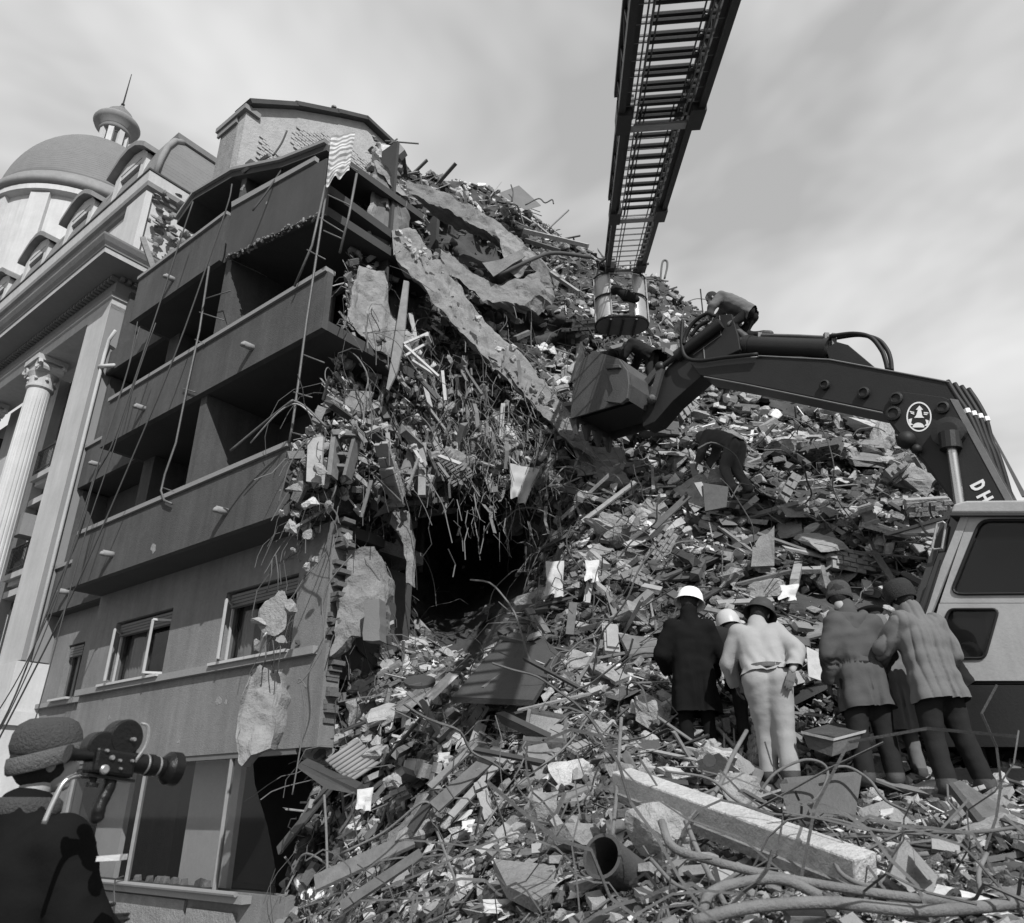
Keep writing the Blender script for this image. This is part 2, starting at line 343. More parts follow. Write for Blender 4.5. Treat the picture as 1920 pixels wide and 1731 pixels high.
# recess walls behind the balconies: piers, dark rooms
for k in range(4):
    zb = FL[k][0] + .2 if k < 3 else 15.6; zt = FL[k + 1][0] if k < 2 else (12.68 if k == 2 else 15.6)
    if k == 2: zt = 15.5
    if k == 3: break
    hp('fin_wall', 'facade', lambda b: b.box(-13.35, -13.13, BY + .125, .6, zb + .002, zt - .003))
    hp('pier', 'facade', lambda b: b.box(-14.3, -13.352, -.35, .6, zb + .002, zt - .003))
    hp('pier', 'facade', lambda b: b.box(FX + .122, FX + .6, -.3, .6, zb + .002, zt - .003))
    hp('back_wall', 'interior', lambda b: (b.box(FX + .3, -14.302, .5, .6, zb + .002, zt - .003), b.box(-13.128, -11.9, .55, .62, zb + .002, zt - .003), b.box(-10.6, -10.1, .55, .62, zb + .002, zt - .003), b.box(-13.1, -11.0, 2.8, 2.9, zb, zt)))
    hp('back_wall', 'facade_dark', lambda b: b.box(LX, FX, .35, .45, zb, zt))
    hp('door_frame', 'frame', lambda b: (b.box(-11.9, -11.8, .54, .62, zb + .002, zt - .5), b.box(-10.7, -10.6, .54, .62, zb + .002, zt - .5), b.box(-11.8, -10.7, .54, .62, zt - .6, zt - .5)))
    hp('side_panel', 'facade', lambda b: b.box(LX + .002, LX + .12, -.3, .34, zb, zt))
# --- fourth floor: tilted torn parapet, roof slab edge, upper wall
P4 = [onf(*p, BY - .03) for p in ((423, 482), (603, 398), (613, 296), (434, 388))]
tp = hp('tilted_parapet', 'facade_dark', lambda b: b.prism(P4, (0, .13, 0)))
hp('broken_edge', 'plaster', lambda b: [b.ico((P4[0][0] + (P4[1][0] - P4[0][0]) * t, BY + random.uniform(-.06, .08), P4[0][2] + (P4[1][2] - P4[0][2]) * t + random.uniform(-.03, .05)), random.uniform(.012, .045), 1, (random.uniform(.7, 2.2), 1, random.uniform(.5, 1)), Euler((random.random() * 6, random.random() * 6, 0))) for t in np.linspace(0, 1, 110)], tp, kind='stuff')
hp('coping', 'coping', lambda b: b.prism([onf(*p, BY - .07) for p in ((434, 388), (590, 300), (591, 292), (434, 378))], (0, .1, 0)), tp)
hp('parapet_return', 'plaster', lambda b: b.hexa([(P4[0][0] - .04, BY + .1, P4[0][2]), (P4[0][0] + .01, BY + .1, P4[0][2]), (P4[0][0] + .01, -.3, P4[0][2] + .1), (P4[0][0] - .04, -.3, P4[0][2] + .1), (P4[3][0] - .04, BY + .1, P4[3][2]), (P4[3][0] + .01, BY + .1, P4[3][2]), (P4[3][0] + .01, -.3, P4[3][2]), (P4[3][0] - .04, -.3, P4[3][2])]), tp)
hp('slab', 'soffit', lambda b: b.hexa([(-13.3, BY + .1, 12.75), (-10, BY + .1, 12.15), (-9.9, 2, 12.2), (-13.3, 2, 12.75), (-13.3, BY + .1, 12.95), (-10, BY + .1, 12.35), (-9.9, 2, 12.4), (-13.3, 2, 12.95)]))
hp('back_wall', 'facade_dark', lambda b: (b.box(-17.0, -13.2, -.25, -.1, 13.0, 15.6), b.box(-13.2, -10.9, .6, .7, 12.5, 14.1)))
rp = [(331, 420), (363, 374), (436, 331), (528, 313), (612, 281)]
for i in range(len(rp) - 1):
    a = onf(*rp[i], BY); c = onf(*rp[i + 1], BY)
    hp('roof_slab', 'facade_dark', lambda b: b.hexa([(a[0], BY, a[2]), (c[0], BY, c[2]), (c[0], 1.4, c[2] + .12), (a[0], 1.4, a[2] + .12), (a[0], BY, a[2] + .16), (c[0], BY, c[2] + .16), (c[0], 1.4, c[2] + .3), (a[0], 1.4, a[2] + .3)]))
    hp('roof_gutter', 'coping', lambda b: b.bar(Vector((a[0], BY - .02, a[2] + .2)), Vector((c[0], BY - .02, c[2] + .2)), .1, .07))
# --- rough fire wall and attic on top
xg = -16.06
prof = [(0, 17.0), (0, 20.2), (1.43, 21.4), (2.92, 22.4), (4.11, 23.15), (5.3, 23.05), (6.4, 22.0), (6.4, 16.0), (0, 16.0)]
hp('fire_wall', 'fire_wall_mat', lambda b: b.prism([(xg, y, z) for y, z in prof], (-.35, 0, 0)))
def fwrim(b):
    q = prof[1:7]
    for i in range(len(q) - 1): b.bar((xg - .14, q[i][0] - .05, q[i][1] + .08), (xg - .14, q[i + 1][0], q[i + 1][1] + .08), .75, .14)
hp('fire_wall_coping', 'facade_dark', fwrim)
hp('attic_wall', 'plaster', lambda b: b.box(-17.3, xg - .352, .0, .3, 16, 20.05))
hp('attic_coping', 'stone_moulding', lambda b: (b.box(-17.45, xg + .1, -.12, .4, 20.052, 20.22), b.box(-17.4, xg - .36, -.07, -.002, 19.85, 20.05)))
def fwb(b):      # patches of bare brick courses in the fire wall
    r = random.Random(5)
    for j in range(34):
        for i in range(22):
            y = .5 + i * .25 + (j % 2) * .12; z = 18.3 + j * .1
            top = np.interp(y, [p[0] for p in prof[1:7]], [p[1] for p in prof[1:7]])
            if z > top - .7 or mnoise.noise(Vector((y * .6, z * .8, 2))) < -.12: continue
            b.box(xg + .001, xg + .02 + r.uniform(0, .025), y, y + .22, z, z + .075)
o = hp('brick_courses', 'fire_wall_mat', fwb); o['kind'] = 'stuff'
hp('lightning_rod', 'steel', lambda b: (b.tube([(xg - .2, 3.0, 22.5), (xg - .2, 3.0, 23.0)], .045, 8), b.lathe([(.0, .1), (.09, .06), (.09, 0)], (xg - .2, 3.0, 22.98), 8)))
hp('roof_wreck', 'facade_dark', lambda b: b.hexa([(-16.0, -.2, 15.7), (-10.5, -.2, 13.9), (-12, 3, 14.9), (-16, 6, 16.4), (-16.0, -.2, 15.9), (-10.5, -.2, 14.1), (-12, 3, 15.1), (-16, 6, 16.6)]))
for z in (6.0, 9.3, 12.4): hp('floor_slab', 'slab', lambda b: b.box(-17, RX - .5, .9, 2.0, z, z + .22))
for z in (3, 6.0, 9.3): hp('cross_wall', 'facade_dark', lambda b: b.box(-12.2, -12.0, .9, 2.0, z + .22, z + 3.1))
# chips where the plaster has come off
for k, (u, v, y, r_) in enumerate(((410,1313,WY,9),(424,1316,WY,5),(205,1345,WY,5),(335,1390,WY,4),(288,1027,BY,11),(455,352,BY-.03,8),(500,380,BY-.03,4),(140,1320,-.1,5))):
    c = onf(u, v, y); q = random.Random(k); rr_ = r_ * .009
    hp('plaster_chip', 'plaster', lambda b: b.prism([(c[0] + rr_ * q.uniform(.5, 1.4) * math.cos(a), y - .004, c[2] + rr_ * q.uniform(.5, 1.3) * math.sin(a)) for a in np.linspace(0, 5.6, 9)], (0, .003, 0)))
# downpipe
hp('downpipe', 'stone_white', lambda b: (b.tube([L3 for L3 in [(-19.95, -.55, 13.95), (-20.2, -.56, 13.75), (-20.27, -.56, 13.3), (-20.27, -.56, .2)]], .05, 8), b.tube([(-20.3, -.6, 12.9), (-19.75, -.45, 12.8)], .06, 8)), smooth=True)
# ================================================================== domed stone palace next door
XC, YW = -20.32, -.7
pal = thing('stone_palace', L(-30, 2, 0), 'pale classical palace with dormered roof, fluted columns and a slate dome', 'building', rz=-FA)
def pp(name, m, fn, parent=pal, **k):
    b = MB(L); fn(b); return b.build(name, m, parent, **k)
def run(b, pr, x0=-75, back=5.0, xc=XC, yw=YW):   # profile (projection, z) swept along the front and round the corner
    n = len(pr); V = []
    for o_, z in pr: V.append((x0, yw - o_, z))
    for o_, z in pr: V.append((xc + o_, yw - o_, z))
    for o_, z in pr: V.append((xc + o_, yw + back, z))
    b.add(V, [(j * n + i, (j + 1) * n + i, (j + 1) * n + i + 1, j * n + i + 1) for j in range(2) for i in range(n - 1)])
PW = 1.32                                                     # corner pier width
pp('corner_pier', 'stone', lambda b: b.box(XC - PW, XC - .02, YW, YW + .6, 5.0, 14.95))
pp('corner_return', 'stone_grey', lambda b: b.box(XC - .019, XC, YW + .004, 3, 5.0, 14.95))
pp('pier_base', 'stone_white', lambda b: (b.box(XC - PW - .1, XC + .1, YW - .12, 1, 0, 4.95), b.box(XC - PW - .18, XC + .2, YW - .22, 1, 3.55, 3.85)))
for i, x in enumerate((-26.35, -29.3, -33.75, -38.2, -42.6)):
    pp('pier', 'stone', lambda b: b.box(x - .5, x + .5, .38, .7, 3.9, 14.95))
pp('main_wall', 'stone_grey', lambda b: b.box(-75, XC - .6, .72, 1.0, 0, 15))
pp('architrave', 'stone', lambda b: run(b, [(-.9, 14.8), (0, 14.8), (.0, 15.12), (.06, 15.14), (.06, 15.2)]))
pp('frieze', 'stone_grey', lambda b: run(b, [(.06, 15.2), (.1, 15.28), (-.02, 15.3), (-.02, 15.72)]))
def dent(b):
    for k in range(150): b.box(XC - .1 - k * .19, XC - k * .19, YW - .16, YW + .02, 15.725, 15.84)
    for k in range(8): b.box(XC - .02, XC + .16, YW + .05 + k * .19, YW + .15 + k * .19, 15.725, 15.84)
pp('dentil_row', 'stone_moulding', dent, kind='stuff')
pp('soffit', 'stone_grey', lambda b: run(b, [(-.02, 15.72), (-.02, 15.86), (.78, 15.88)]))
pp('cornice_fascia', 'stone', lambda b: run(b, [(.78, 15.88), (.79, 16.02)]))
pp('cornice_moulding', 'stone_moulding', lambda b: run(b, [(.79, 16.02), (.82, 16.04), (.83, 16.08), (.9, 16.17), (.97, 16.3), (.98, 16.36), (-.5, 16.45)]))
pp('attic_wall', 'stone_white', lambda b: (run(b, [(-.5, 16.4), (-.5, 19.5)]), b.box(XC - 1.5, XC - .3, YW + .3, YW + .5, 16.4, 19.5)))
pp('attic_cornice', 'stone_moulding', lambda b: run(b, [(-.5, 19.5), (-.4, 19.52), (-.38, 19.66), (-.28, 19.7), (-.26, 19.86)]))
pp('attic_parapet', 'stone_white', lambda b: run(b, [(-.26, 19.86), (-.22, 20.22)]))
pp('attic_capping', 'facade_dark', lambda b: run(b, [(-.22, 20.22), (-.19, 20.24), (-.19, 20.3), (-.9, 20.32)]))
# broken plaster where the neighbour tore away
def brk(b):
    r = random.Random(9)
    for k in range(150): b.ico((XC - .28 + r.uniform(-.25, .12), YW + r.uniform(.6, 2.6), r.uniform(16.2, 20.3)), r.uniform(.05, .2), 1, (.3, 1, 1), Euler((r.random() * 6, r.random() * 6, 0)))
pp('broken_plaster', 'plaster', brk, kind='stuff')
# mansard with slate courses
def slates(name):
    m = mat(name, .15, .18, 2, 0, 30, .6, fine=.15); N = m.node_tree.nodes; K = m.node_tree.links
    b = N['Principled BSDF']; geo = N.new('ShaderNodeNewGeometry'); sep = N.new('ShaderNodeSeparateXYZ'); K.new(geo.outputs['Position'], sep.inputs[0])
    md = N.new('ShaderNodeMath'); md.operation = 'MULTIPLY'; md.inputs[1].default_value = 1 / .16; K.new(sep.outputs[2], md.inputs[0])
    fr = N.new('ShaderNodeMath'); fr.operation = 'FRACT'; K.new(md.outputs[0], fr.inputs[0])
    bp = N.new('ShaderNodeBump'); bp.inputs['Strength'].default_value = 1; bp.inputs['Distance'].default_value = .06; bp.invert = True
    K.new(fr.outputs[0], bp.inputs['Height']); K.new(bp.outputs[0], b.inputs['Normal'])
slates('slate')
def mans(b):
    pr = [(-.35, 20.3), (-.42, 21.0), (-.6, 21.8), (-.9, 22.5), (-1.35, 23.1)]; run(b, pr, back=6)
pp('mansard_roof', 'slate', mans)
pp('mansard_capping', 'stone_moulding', lambda b: run(b, [(-1.36, 23.1), (-1.25, 23.12), (-1.2, 23.3), (-1.3, 23.36), (-3.0, 23.4)], back=6))
def hiprib(b):
    pr = [(-.3, 20.3), (-.37, 21.0), (-.55, 21.8), (-.85, 22.5), (-1.3, 23.1)]
    b.tube([(XC + o_, YW - o_ + .15, z) for o_, z in pr], .1, 8)
    b.tube([(XC + o_ + .03, YW - o_ + 2.6 , z) for o_, z in pr], .1, 8)
pp('hip_rib', 'stone_moulding', hiprib, smooth=True)
# dormers
for i in range(6):
    x = -22.6 - 3.6 * i; y = -.3; w = 1.05
    d = pp('dormer', 'stone_white', lambda b: (b.box(x - w, x - .72, y, y + 1.6, 20.3, 21.75), b.box(x + .72, x + w, y, y + 1.6, 20.3, 21.75), b.prism([(x - w, y, 21.752), (x + w, y, 21.752), (x + w * .65, y, 22.12), (x, y, 22.28), (x - w * .65, y, 22.12)], (0, 1.6, 0)), b.box(x - .72, x + .72, y + .02, y + .3, 21.55, 21.75)))
    pp('dormer_window', 'glass_dark', lambda b: b.box(x - .718, x + .718, y + .35, y + .4, 20.3, 21.74), d)
    pp('window_bar', 'wood', lambda b: (b.box(x - .04, x + .04, y + .29, y + .345, 20.3, 21.55), b.box(x - .72, x + .72, y + .30, y + .344, 20.8, 20.86)), d)
    def hood(b):
        arc = [(x - w - .2, 21.72), (x - w * .85, 21.98), (x - w * .45, 22.24), (x, 22.34), (x + w * .45, 22.24), (x + w * .85, 21.98), (x + w + .2, 21.72)]
        for a, c in zip(arc[:-1], arc[1:]): b.hexa([(a[0], y - .25, a[1]), (c[0], y - .25, c[1]), (c[0], y + 1.6, c[1]), (a[0], y + 1.6, a[1]), (a[0], y - .25, a[1] + .2), (c[0], y - .25, c[1] + .2), (c[0], y + 1.6, c[1] + .2), (a[0], y + 1.6, a[1] + .2)])
    pp('hood', 'stone_moulding', hood, d)
# fluted columns with capitals
def flutes(x, y, z0, z1, r0, r1):
    b = MB(L); n = 80; rows = 14; V = []
    for j in range(rows + 1):
        t = j / rows; r = r0 + (r1 - r0) * t ** 1.5; z = z0 + (z1 - z0) * t
        for i in range(n):
            a = 2 * math.pi * i / n; rr = r * (1 - .06 * max(0, math.cos(a * 20)) ** .6 if t < .985 else 1); V.append((x + rr * math.cos(a), y + rr * math.sin(a), z))
    b.add(V, [(j * n + i, j * n + (i + 1) % n, (j + 1) * n + (i + 1) % n, (j + 1) * n + i) for j in range(rows) for i in range(n)])
    return b
for x in (-24.85, -29.3, -33.75, -38.2):
    y = YW + .25
    c = flutes(x, y, 4.2, 13.75, .4, .33).build('column', 'stone_white', pal)
    pp('column_base', 'stone', lambda b: b.lathe([(.6, 3.5), (.6, 3.8), (.54, 3.9), (.49, 4.0), (.52, 4.1), (.43, 4.21)], (x, y, 0), 24), c, smooth=True)
    def cap(b):
        b.lathe([(.34, 13.75), (.39, 13.8), (.39, 13.88), (.36, 13.9), (.37, 14.15), (.44, 14.3)], (x, y, 0), 24)
        b.box(x - .5, x + .5, y - .45, y + .45, 14.62, 14.79); b.box(x - .4, x + .4, y - .36, y + .36, 14.3, 14.62)
        for sx in (-1, 1):
            for sy in (-1, 1):
                cx, cy = x + sx * .42, y + sy * .36
                sw = [(cx + sx * (.19 - .014 * k) * math.cos(k * .55) * 1.0, cy - sy * .0, 14.42 + (.2 - .015 * k) * math.sin(k * .55)) for k in range(12)]
                b.tube(sw, [.07 - .003 * k for k in range(12)], 6)
            b.tube([(x + sx * .42, y - .36, 14.42), (x + sx * .4, y, 14.4), (x + sx * .42, y + .36, 14.42)], [.17, .11, .17], 10)
        for k in range(8): a = k * math.pi / 4; b.ico((x + .39 * math.cos(a), y + .39 * math.sin(a), 14.05), .06, 1)
    pp('capital', 'stone', cap, c)
# windows between the columns, with iron balconies
for x in (-25.0, -27.6, -31.6, -35.9):
    for z0, z1 in ((5.3, 7.4), (8.2, 10.3), (11.4, 14.4)):
        y = .7
        w = pp('palace_window', 'wood_dark', lambda b: (b.box(x - .62, x - .52, y - .1, y + .02, z0, z1), b.box(x + .52, x + .62, y - .1, y + .02, z0, z1), b.box(x - .04, x + .04, y - .08, y + .0, z0, z1), b.box(x - .52, x + .52, y - .08, y, z0 + (z1 - z0) * .68, z0 + (z1 - z0) * .68 + .07)))
        pp('pane', 'glass_dark', lambda b: b.box(x - .52, x + .52, y - .03, y + .015, z0, z1), w)
        pp('sill', 'stone', lambda b: (b.box(x - .85, x + .85, y - .42, y + .01, z0 - .2, z0 - .02), b.box(x - .7, x + .7, y - .3, y + .01, z0 - .36, z0 - .201)), w)
        if z1 < 14: pp('lintel', 'stone', lambda b: b.box(x - .9, x + .9, y - .3, y + .01, z1 + .1, z1 + .3), w)
        if z0 != 5.3:
            def rail(b):
                b.box(x - .8, x + .8, y - .42, y - .38, z0 + .78, z0 + .82); b.box(x - .8, x + .8, y - .41, y - .39, z0 + .1, z0 + .13)
                for k in range(17): b.box(x - .8 + k * .1 - .01, x - .8 + k * .1 + .01, y - .41, y - .39, z0 - .02, z0 + .8)
                for k in range(8): b.lathe([(.055, -.008), (.055, .008), (.035, .008), (.035, -.008), (.055, -.008)], (x - .7 + k * .2, y - .4, z0 + .7), 8, axis=Matrix.Rotation(math.pi / 2, 3, 'X'))
            pp('iron_railing', 'iron', rail, w)
pp('air_box', 'stone_moulding', lambda b: b.box(-24.9, -24.4, -.1, .6, 9.1, 9.75))
# dome, drum and lantern
DC = (-43.7, 5.5)
def dome_z(u, v): return onf(u, v, DC[1])[2]
zs = dome_z(165, 432); R = 4.9
dm = pp('dome', 'slate', lambda b: b.lathe([(R * math.cos(a), zs + 6.0 * math.sin(a)) for a in np.linspace(0, 1.36, 22)], (DC[0], DC[1], 0), 64), smooth=True)
pp('dome_ring', 'stone_moulding', lambda b: b.lathe([(R + .25, zs - 1.15), (R + .5, zs - 1.0), (R + .55, zs - .75), (R + .3, zs - .6), (R + .35, zs - .35), (R + .18, zs - .3), (R + .2, zs - .12), (R + .05, zs - .05), (R - .1, zs)], (DC[0], DC[1], 0), 64), dm, smooth=True)
pp('drum', 'stone_white', lambda b: b.lathe([(R - .1, zs - 8), (R - .1, zs - 1.6), (R + .3, zs - 1.5), (R + .3, zs - 1.16)], (DC[0], DC[1], 0), 64), dm)
for k in range(12):
    a = k * math.pi / 6 + .2; q = Matrix.Rotation(a, 3, 'Z')
    def pil(b):
        P = [(R - .15, -.5), (R + .12, -.5), (R + .12, .5), (R - .15, .5)]
        b.hexa([Vector((DC[0], DC[1], zs - 8)) + q @ Vector((i, j, 0)) for i, j in P] + [Vector((DC[0], DC[1], zs - 1.6)) + q @ Vector((i, j, 0)) for i, j in P])
    pp('drum_pilaster', 'stone_white', pil, dm)
lz = zs + 5.85
ln = pp('lantern', 'stone_white', lambda b: b.lathe([(1.15, lz - .25), (1.15, lz + .15), (.95, lz + .2), (.62, lz + .21), (.62, lz + 2.0)], (DC[0], DC[1], 0), 32))
for k in range(8):
    a = k * math.pi / 4 + .15; q = Matrix.Rotation(a, 3, 'Z'); c0 = Vector((DC[0], DC[1], lz))
    pp('lantern_column', 'stone_white', lambda b: b.hexa([c0 + q @ Vector(p) for p in ((.6, -.16, .2), (.88, -.16, .2), (.88, .16, .2), (.6, .16, .2), (.6, -.16, 2.0), (.88, -.16, 2.0), (.88, .16, 2.0), (.6, .16, 2.0))]), ln)
    q2 = Matrix.Rotation(a + math.pi / 8, 3, 'Z')
    pp('lantern_opening', 'interior', lambda b: b.prism([c0 + q2 @ Vector(p) for p in ((.635, -.15, .35), (.635, .15, .35), (.635, .15, 1.6), (.635, .08, 1.8), (.635, -.08, 1.8), (.635, -.15, 1.6))], q2 @ Vector((.02, 0, 0))), ln)
pp('lantern_cornice', 'stone_moulding', lambda b: b.lathe([(.9, lz + 1.95), (.98, lz + 2.1), (.95, lz + 2.3), (1.3, lz + 2.55), (1.42, lz + 2.8), (1.36, lz + 2.95), (.9, lz + 3.05)], (DC[0], DC[1], 0), 32), ln, smooth=True)
pp('lantern_cap', 'slate', lambda b: b.lathe([(.95, lz + 3.0), (.92, lz + 3.35), (.78, lz + 3.75), (.5, lz + 4.08), (.15, lz + 4.25), (.15, lz + 4.4), (.2, lz + 4.45), (.1, lz + 4.6)], (DC[0], DC[1], 0), 24), ln, smooth=True)
pp('finial', 'iron', lambda b: (b.tube([(DC[0], DC[1], lz + 4.5), (DC[0], DC[1], lz + 7.6)], [.06, .025], 6), b.ico((DC[0], DC[1], lz + 4.75), .13, 1)), ln)
# ================================================================== the rubble: relief of the collapsed wing
CP = [  # (u, v, metres ahead)
 (480,1760,12.6),(560,1760,11.5),(700,1760,8.0),(900,1760,5.6),(1100,1760,4.3),(1300,1760,3.9),(1600,1760,3.7),(1900,1760,3.6),(2100,1760,3.6),
 (540,1640,12.4),(640,1620,11.2),(800,1600,8.6),(1000,1600,6.6),(1200,1600,5.5),(1400,1600,5.0),(1600,1600,4.9),(1900,1600,4.8),(2100,1600,4.8),
 (585,1500,12.3),(700,1480,11.2),(850,1450,9.6),(1000,1450,8.4),(1200,1470,7.0),(1400,1500,7.1),(1600,1500,7.1),(1800,1500,6.9),(2050,1500,6.9),
 (600,1380,12.5),(700,1360,12.0),(800,1320,11.4),(950,1300,10.4),(1100,1330,9.0),(1300,1330,8.7),(1500,1330,8.7),(1700,1330,8.5),(2000,1330,8.3),
 (600,1260,12.9),(720,1250,13.2),(800,1220,13.4),(950,1180,11.6),(1100,1180,10.6),(1300,1180,9.8),(1500,1180,9.8),(1700,1180,9.6),(2000,1180,9.4),
 (570,1050,12.2),(680,1120,13.4),(760,1110,15.6),(800,1020,17.2),(870,1090,19.2),(900,1000,18.6),(960,1060,17.4),(1030,1060,13.2),(830,1160,17.0),(930,1150,14.2),(1150,1040,12.0),(1300,1040,11.5),(1500,1040,11.3),(1700,1040,11.0),(1900,1040,10.8),
 (545,860,11.2),(600,900,11.6),(700,950,12.4),(800,940,14.0),(900,910,14.6),(980,900,14.0),(1060,900,13.6),(1150,900,13.4),(1300,900,12.8),(1450,900,12.6),(1600,900,12.4),(1750,900,12.4),(1900,950,12.2),
 (620,720,11.6),(700,760,12.4),(800,780,13.4),(900,780,14.2),(1000,760,14.8),(1100,760,14.6),(1250,760,14.6),(1400,760,14.8),(1550,760,15.2),(1680,790,15.2),(1790,880,14.0),
 (640,560,12.0),(720,600,12.8),(800,620,13.8),(900,620,15.0),(1000,600,15.6),(1100,600,15.8),(1220,620,16.2),(1340,640,16.6),(1440,700,16.4),
 (690,330,14.2),(740,400,14.4),(800,450,15.0),(900,450,16.2),(1000,470,17.0),(1110,500,17.4),(1230,530,17.8),(1330,590,17.8),
 (700,250,15.8),(760,310,15.8),(850,335,16.6),(930,350,17.2),(1000,400,17.6),(1110,465,18.2),(1240,512,18.6)]
cpx = np.array([(c[0] / 400., c[1] / 400.) for c in CP]); cpy = np.array([c[2] for c in CP])
def _phi(r2): return np.where(r2 > 1e-12, r2 * np.log(np.maximum(r2, 1e-12)) * .5, 0)
_n = len(CP); _A = np.zeros((_n + 3, _n + 3))
_A[:_n, :_n] = _phi(((cpx[:, None] - cpx[None]) ** 2).sum(-1)) + np.eye(_n) * .004
_A[:_n, _n] = 1; _A[:_n, _n + 1:] = cpx; _A[_n, :_n] = 1; _A[_n + 1:, :_n] = cpx.T
_w = np.linalg.solve(_A, np.concatenate([cpy, np.zeros(3)]))
def depth0(uv):
    q = np.atleast_2d(np.asarray(uv, float)) / 400.
    return _phi(((q[:, None] - cpx[None]) ** 2).sum(-1)) @ _w[:_n] + _w[_n] + q @ _w[_n + 1:]
def depth(uv):
    q = np.atleast_2d(np.asarray(uv, float)); d = depth0(q); P = worldpts(q[:, 0], q[:, 1], d)
    n1 = np.array([mnoise.fractal(Vector(p) * .75, 1.0, 2.0, 4) for p in P]); n2 = np.array([abs(mnoise.noise(Vector(p) * 2.1 + Vector((7, 3, 1)))) for p in P])
    return d + np.clip(d / 12., .5, 1.1) * (.55 * n1 + .6 * n2 - .15)
OUT = [(500,1770),(545,1640),(580,1500),(612,1400),(600,1250),(575,1100),(548,960),(545,850),(610,760),(640,640),(650,500),(690,330),(700,255),(730,280),(760,312),(810,325),(850,335),(930,352),(965,385),(1000,402),(1060,440),(1110,468),(1180,505),(1235,515),(1280,560),(1330,588),(1400,700),(1440,722),(1560,742),(1680,785),(1730,870),(1790,945),(1850,1000),(1960,1050),(2150,1100),(2150,1770)]
_ox = np.array([p[0] for p in OUT], float); _oy = np.array([p[1] for p in OUT], float)
def inside(u, v):
    u = np.asarray(u, float); v = np.asarray(v, float); r = np.zeros(u.shape, bool); j = len(_ox) - 1
    for i in range(len(_ox)):
        c = ((_oy[i] > v) != (_oy[j] > v)) & (u < (_ox[j] - _ox[i]) * (v - _oy[i]) / (_oy[j] - _oy[i] + 1e-12) + _ox[i]); r ^= c; j = i
    return r
def worldpts(u, v, Y):
    u = np.asarray(u, float); v = np.asarray(v, float); ry = FPX * cp - (865 - v) * sp; k = Y / ry
    return np.stack([(u - 960) * k, Y, (FPX * sp + (865 - v) * cp) * k + CZ], 1)
def surf(u, v, off=0): return Vector(worldpts([u], [v], depth([(u, v)]) + off)[0])
# mound surface
st = 9; us = np.arange(490, 2150, st); vs2 = np.arange(240, 1775, st); UU, VV = np.meshgrid(us, vs2); uu = UU.ravel(); vv = VV.ravel()
ins = inside(uu, vv); dd = depth(np.stack([uu, vv], 1)) + .28; PW_ = worldpts(uu, vv, dd)
nz = np.array([mnoise.fractal(Vector(p) * 1.1, 1.0, 2.0, 4) for p in PW_]); nz2 = np.array([mnoise.noise(Vector(p) * 4.3) for p in PW_])
PW_[:, 1] += .06 * nz + .08 * nz2; PW_[:, 2] += .08 * nz2
W_ = len(us); idx = np.arange(len(uu)).reshape(UU.shape)
F_ = [(idx[j, i], idx[j + 1, i], idx[j + 1, i + 1], idx[j, i + 1]) for j in range(len(vs2) - 1) for i in range(W_ - 1) if ins[idx[j, i]] and ins[idx[j + 1, i]] and ins[idx[j + 1, i + 1]] and ins[idx[j, i + 1]]]
used_ = np.unique(np.array(F_)); rem = -np.ones(len(uu), int); rem[used_] = np.arange(len(used_))
mb = MB(); mb.add([tuple(p) for p in PW_[used_]], [tuple(rem[list(f)]) for f in F_]); mb.build('rubble_mound', 'dirt', kind='structure', smooth=True)
# ------------------------------------------------------------------ debris shapes
def hull(n, sc, seed):
    r = random.Random(seed); bm = bmesh.new()
    for k in range(n):
        p = Vector((r.gauss(0, 1), r.gauss(0, 1), r.gauss(0, 1))).normalized() * r.uniform(.75, 1)
        p = Vector([max(-.72, min(.72, q)) for q in p]); bm.verts.new((p.x * sc[0], p.y * sc[1], p.z * sc[2]))
    g_ = bmesh.ops.convex_hull(bm, input=bm.verts)
    bmesh.ops.delete(bm, geom=[v for v in bm.verts if not v.link_faces], context='VERTS')
    bmesh.ops.triangulate(bm, faces=bm.faces)
    bm.verts.index_update(); V = np.array([v.co[:] for v in bm.verts]); F = np.array([[v.index for v in f.verts] for f in bm.faces]); bm.free(); return V, F
def boxvf(a, b, c, jit=.0, seed=0):
    r = random.Random(seed); V = np.array([(x, y, z) for z in (-1, 1) for y in (-1, 1) for x in (-1, 1)], float) * (a / 2, b / 2, c / 2)
    V += np.array([[r.uniform(-jit, jit) * q for q in (a, b, c)] for _ in range(8)])
    F = np.array([(0, 2, 3), (0, 3, 1), (4, 5, 7), (4, 7, 6), (0, 1, 5), (0, 5, 4), (2, 6, 7), (2, 7, 3), (0, 4, 6), (0, 6, 2), (1, 3, 7), (1, 7, 5)]); return V, F
def sheetvf(a, b, seed):     # crumpled paper
    r = random.Random(seed); n = 3; V = []; F = []; q = r.uniform(-.5, .5)
    for j in range(n + 1):
        for i in range(n + 1): V.append(((i / n - .5) * a, (j / n - .5) * b, (.1 * math.sin(i * 1.3 + q * 5) + .1 * q * (j - 1.5) ** 2 * .5 + r.uniform(-.03, .03)) * a))
    for j in range(n):
        for i in range(n):
            k = j * (n + 1) + i; F += [(k, k + 1, k + n + 2), (k, k + n + 2, k + n + 1)]
    return np.array(V), np.array(F)
CH = [hull(13 + k % 5, [(1, .8, .62), (1, .9, .8), (1, .62, .42), (1, .75, .3)][k % 4], 40 + k) for k in range(14)]
PLK = [boxvf(1, .11, .035, .02, k) for k in range(4)] + [boxvf(1, .06, .05, .04, 9 + k) for k in range(3)]
LTH = [boxvf(1, .035, .014, .1, 30 + k) for k in range(5)] + [boxvf(1, .07, .02, .08, 50 + k) for k in range(3)]
BRK = [boxvf(.25, .12, .065, .05, k) for k in range(5)]
SHT = [sheetvf(1, .72, k) for k in range(6)]
PAN = [boxvf(1, .7, .03, .08, 20 + k) for k in range(4)]
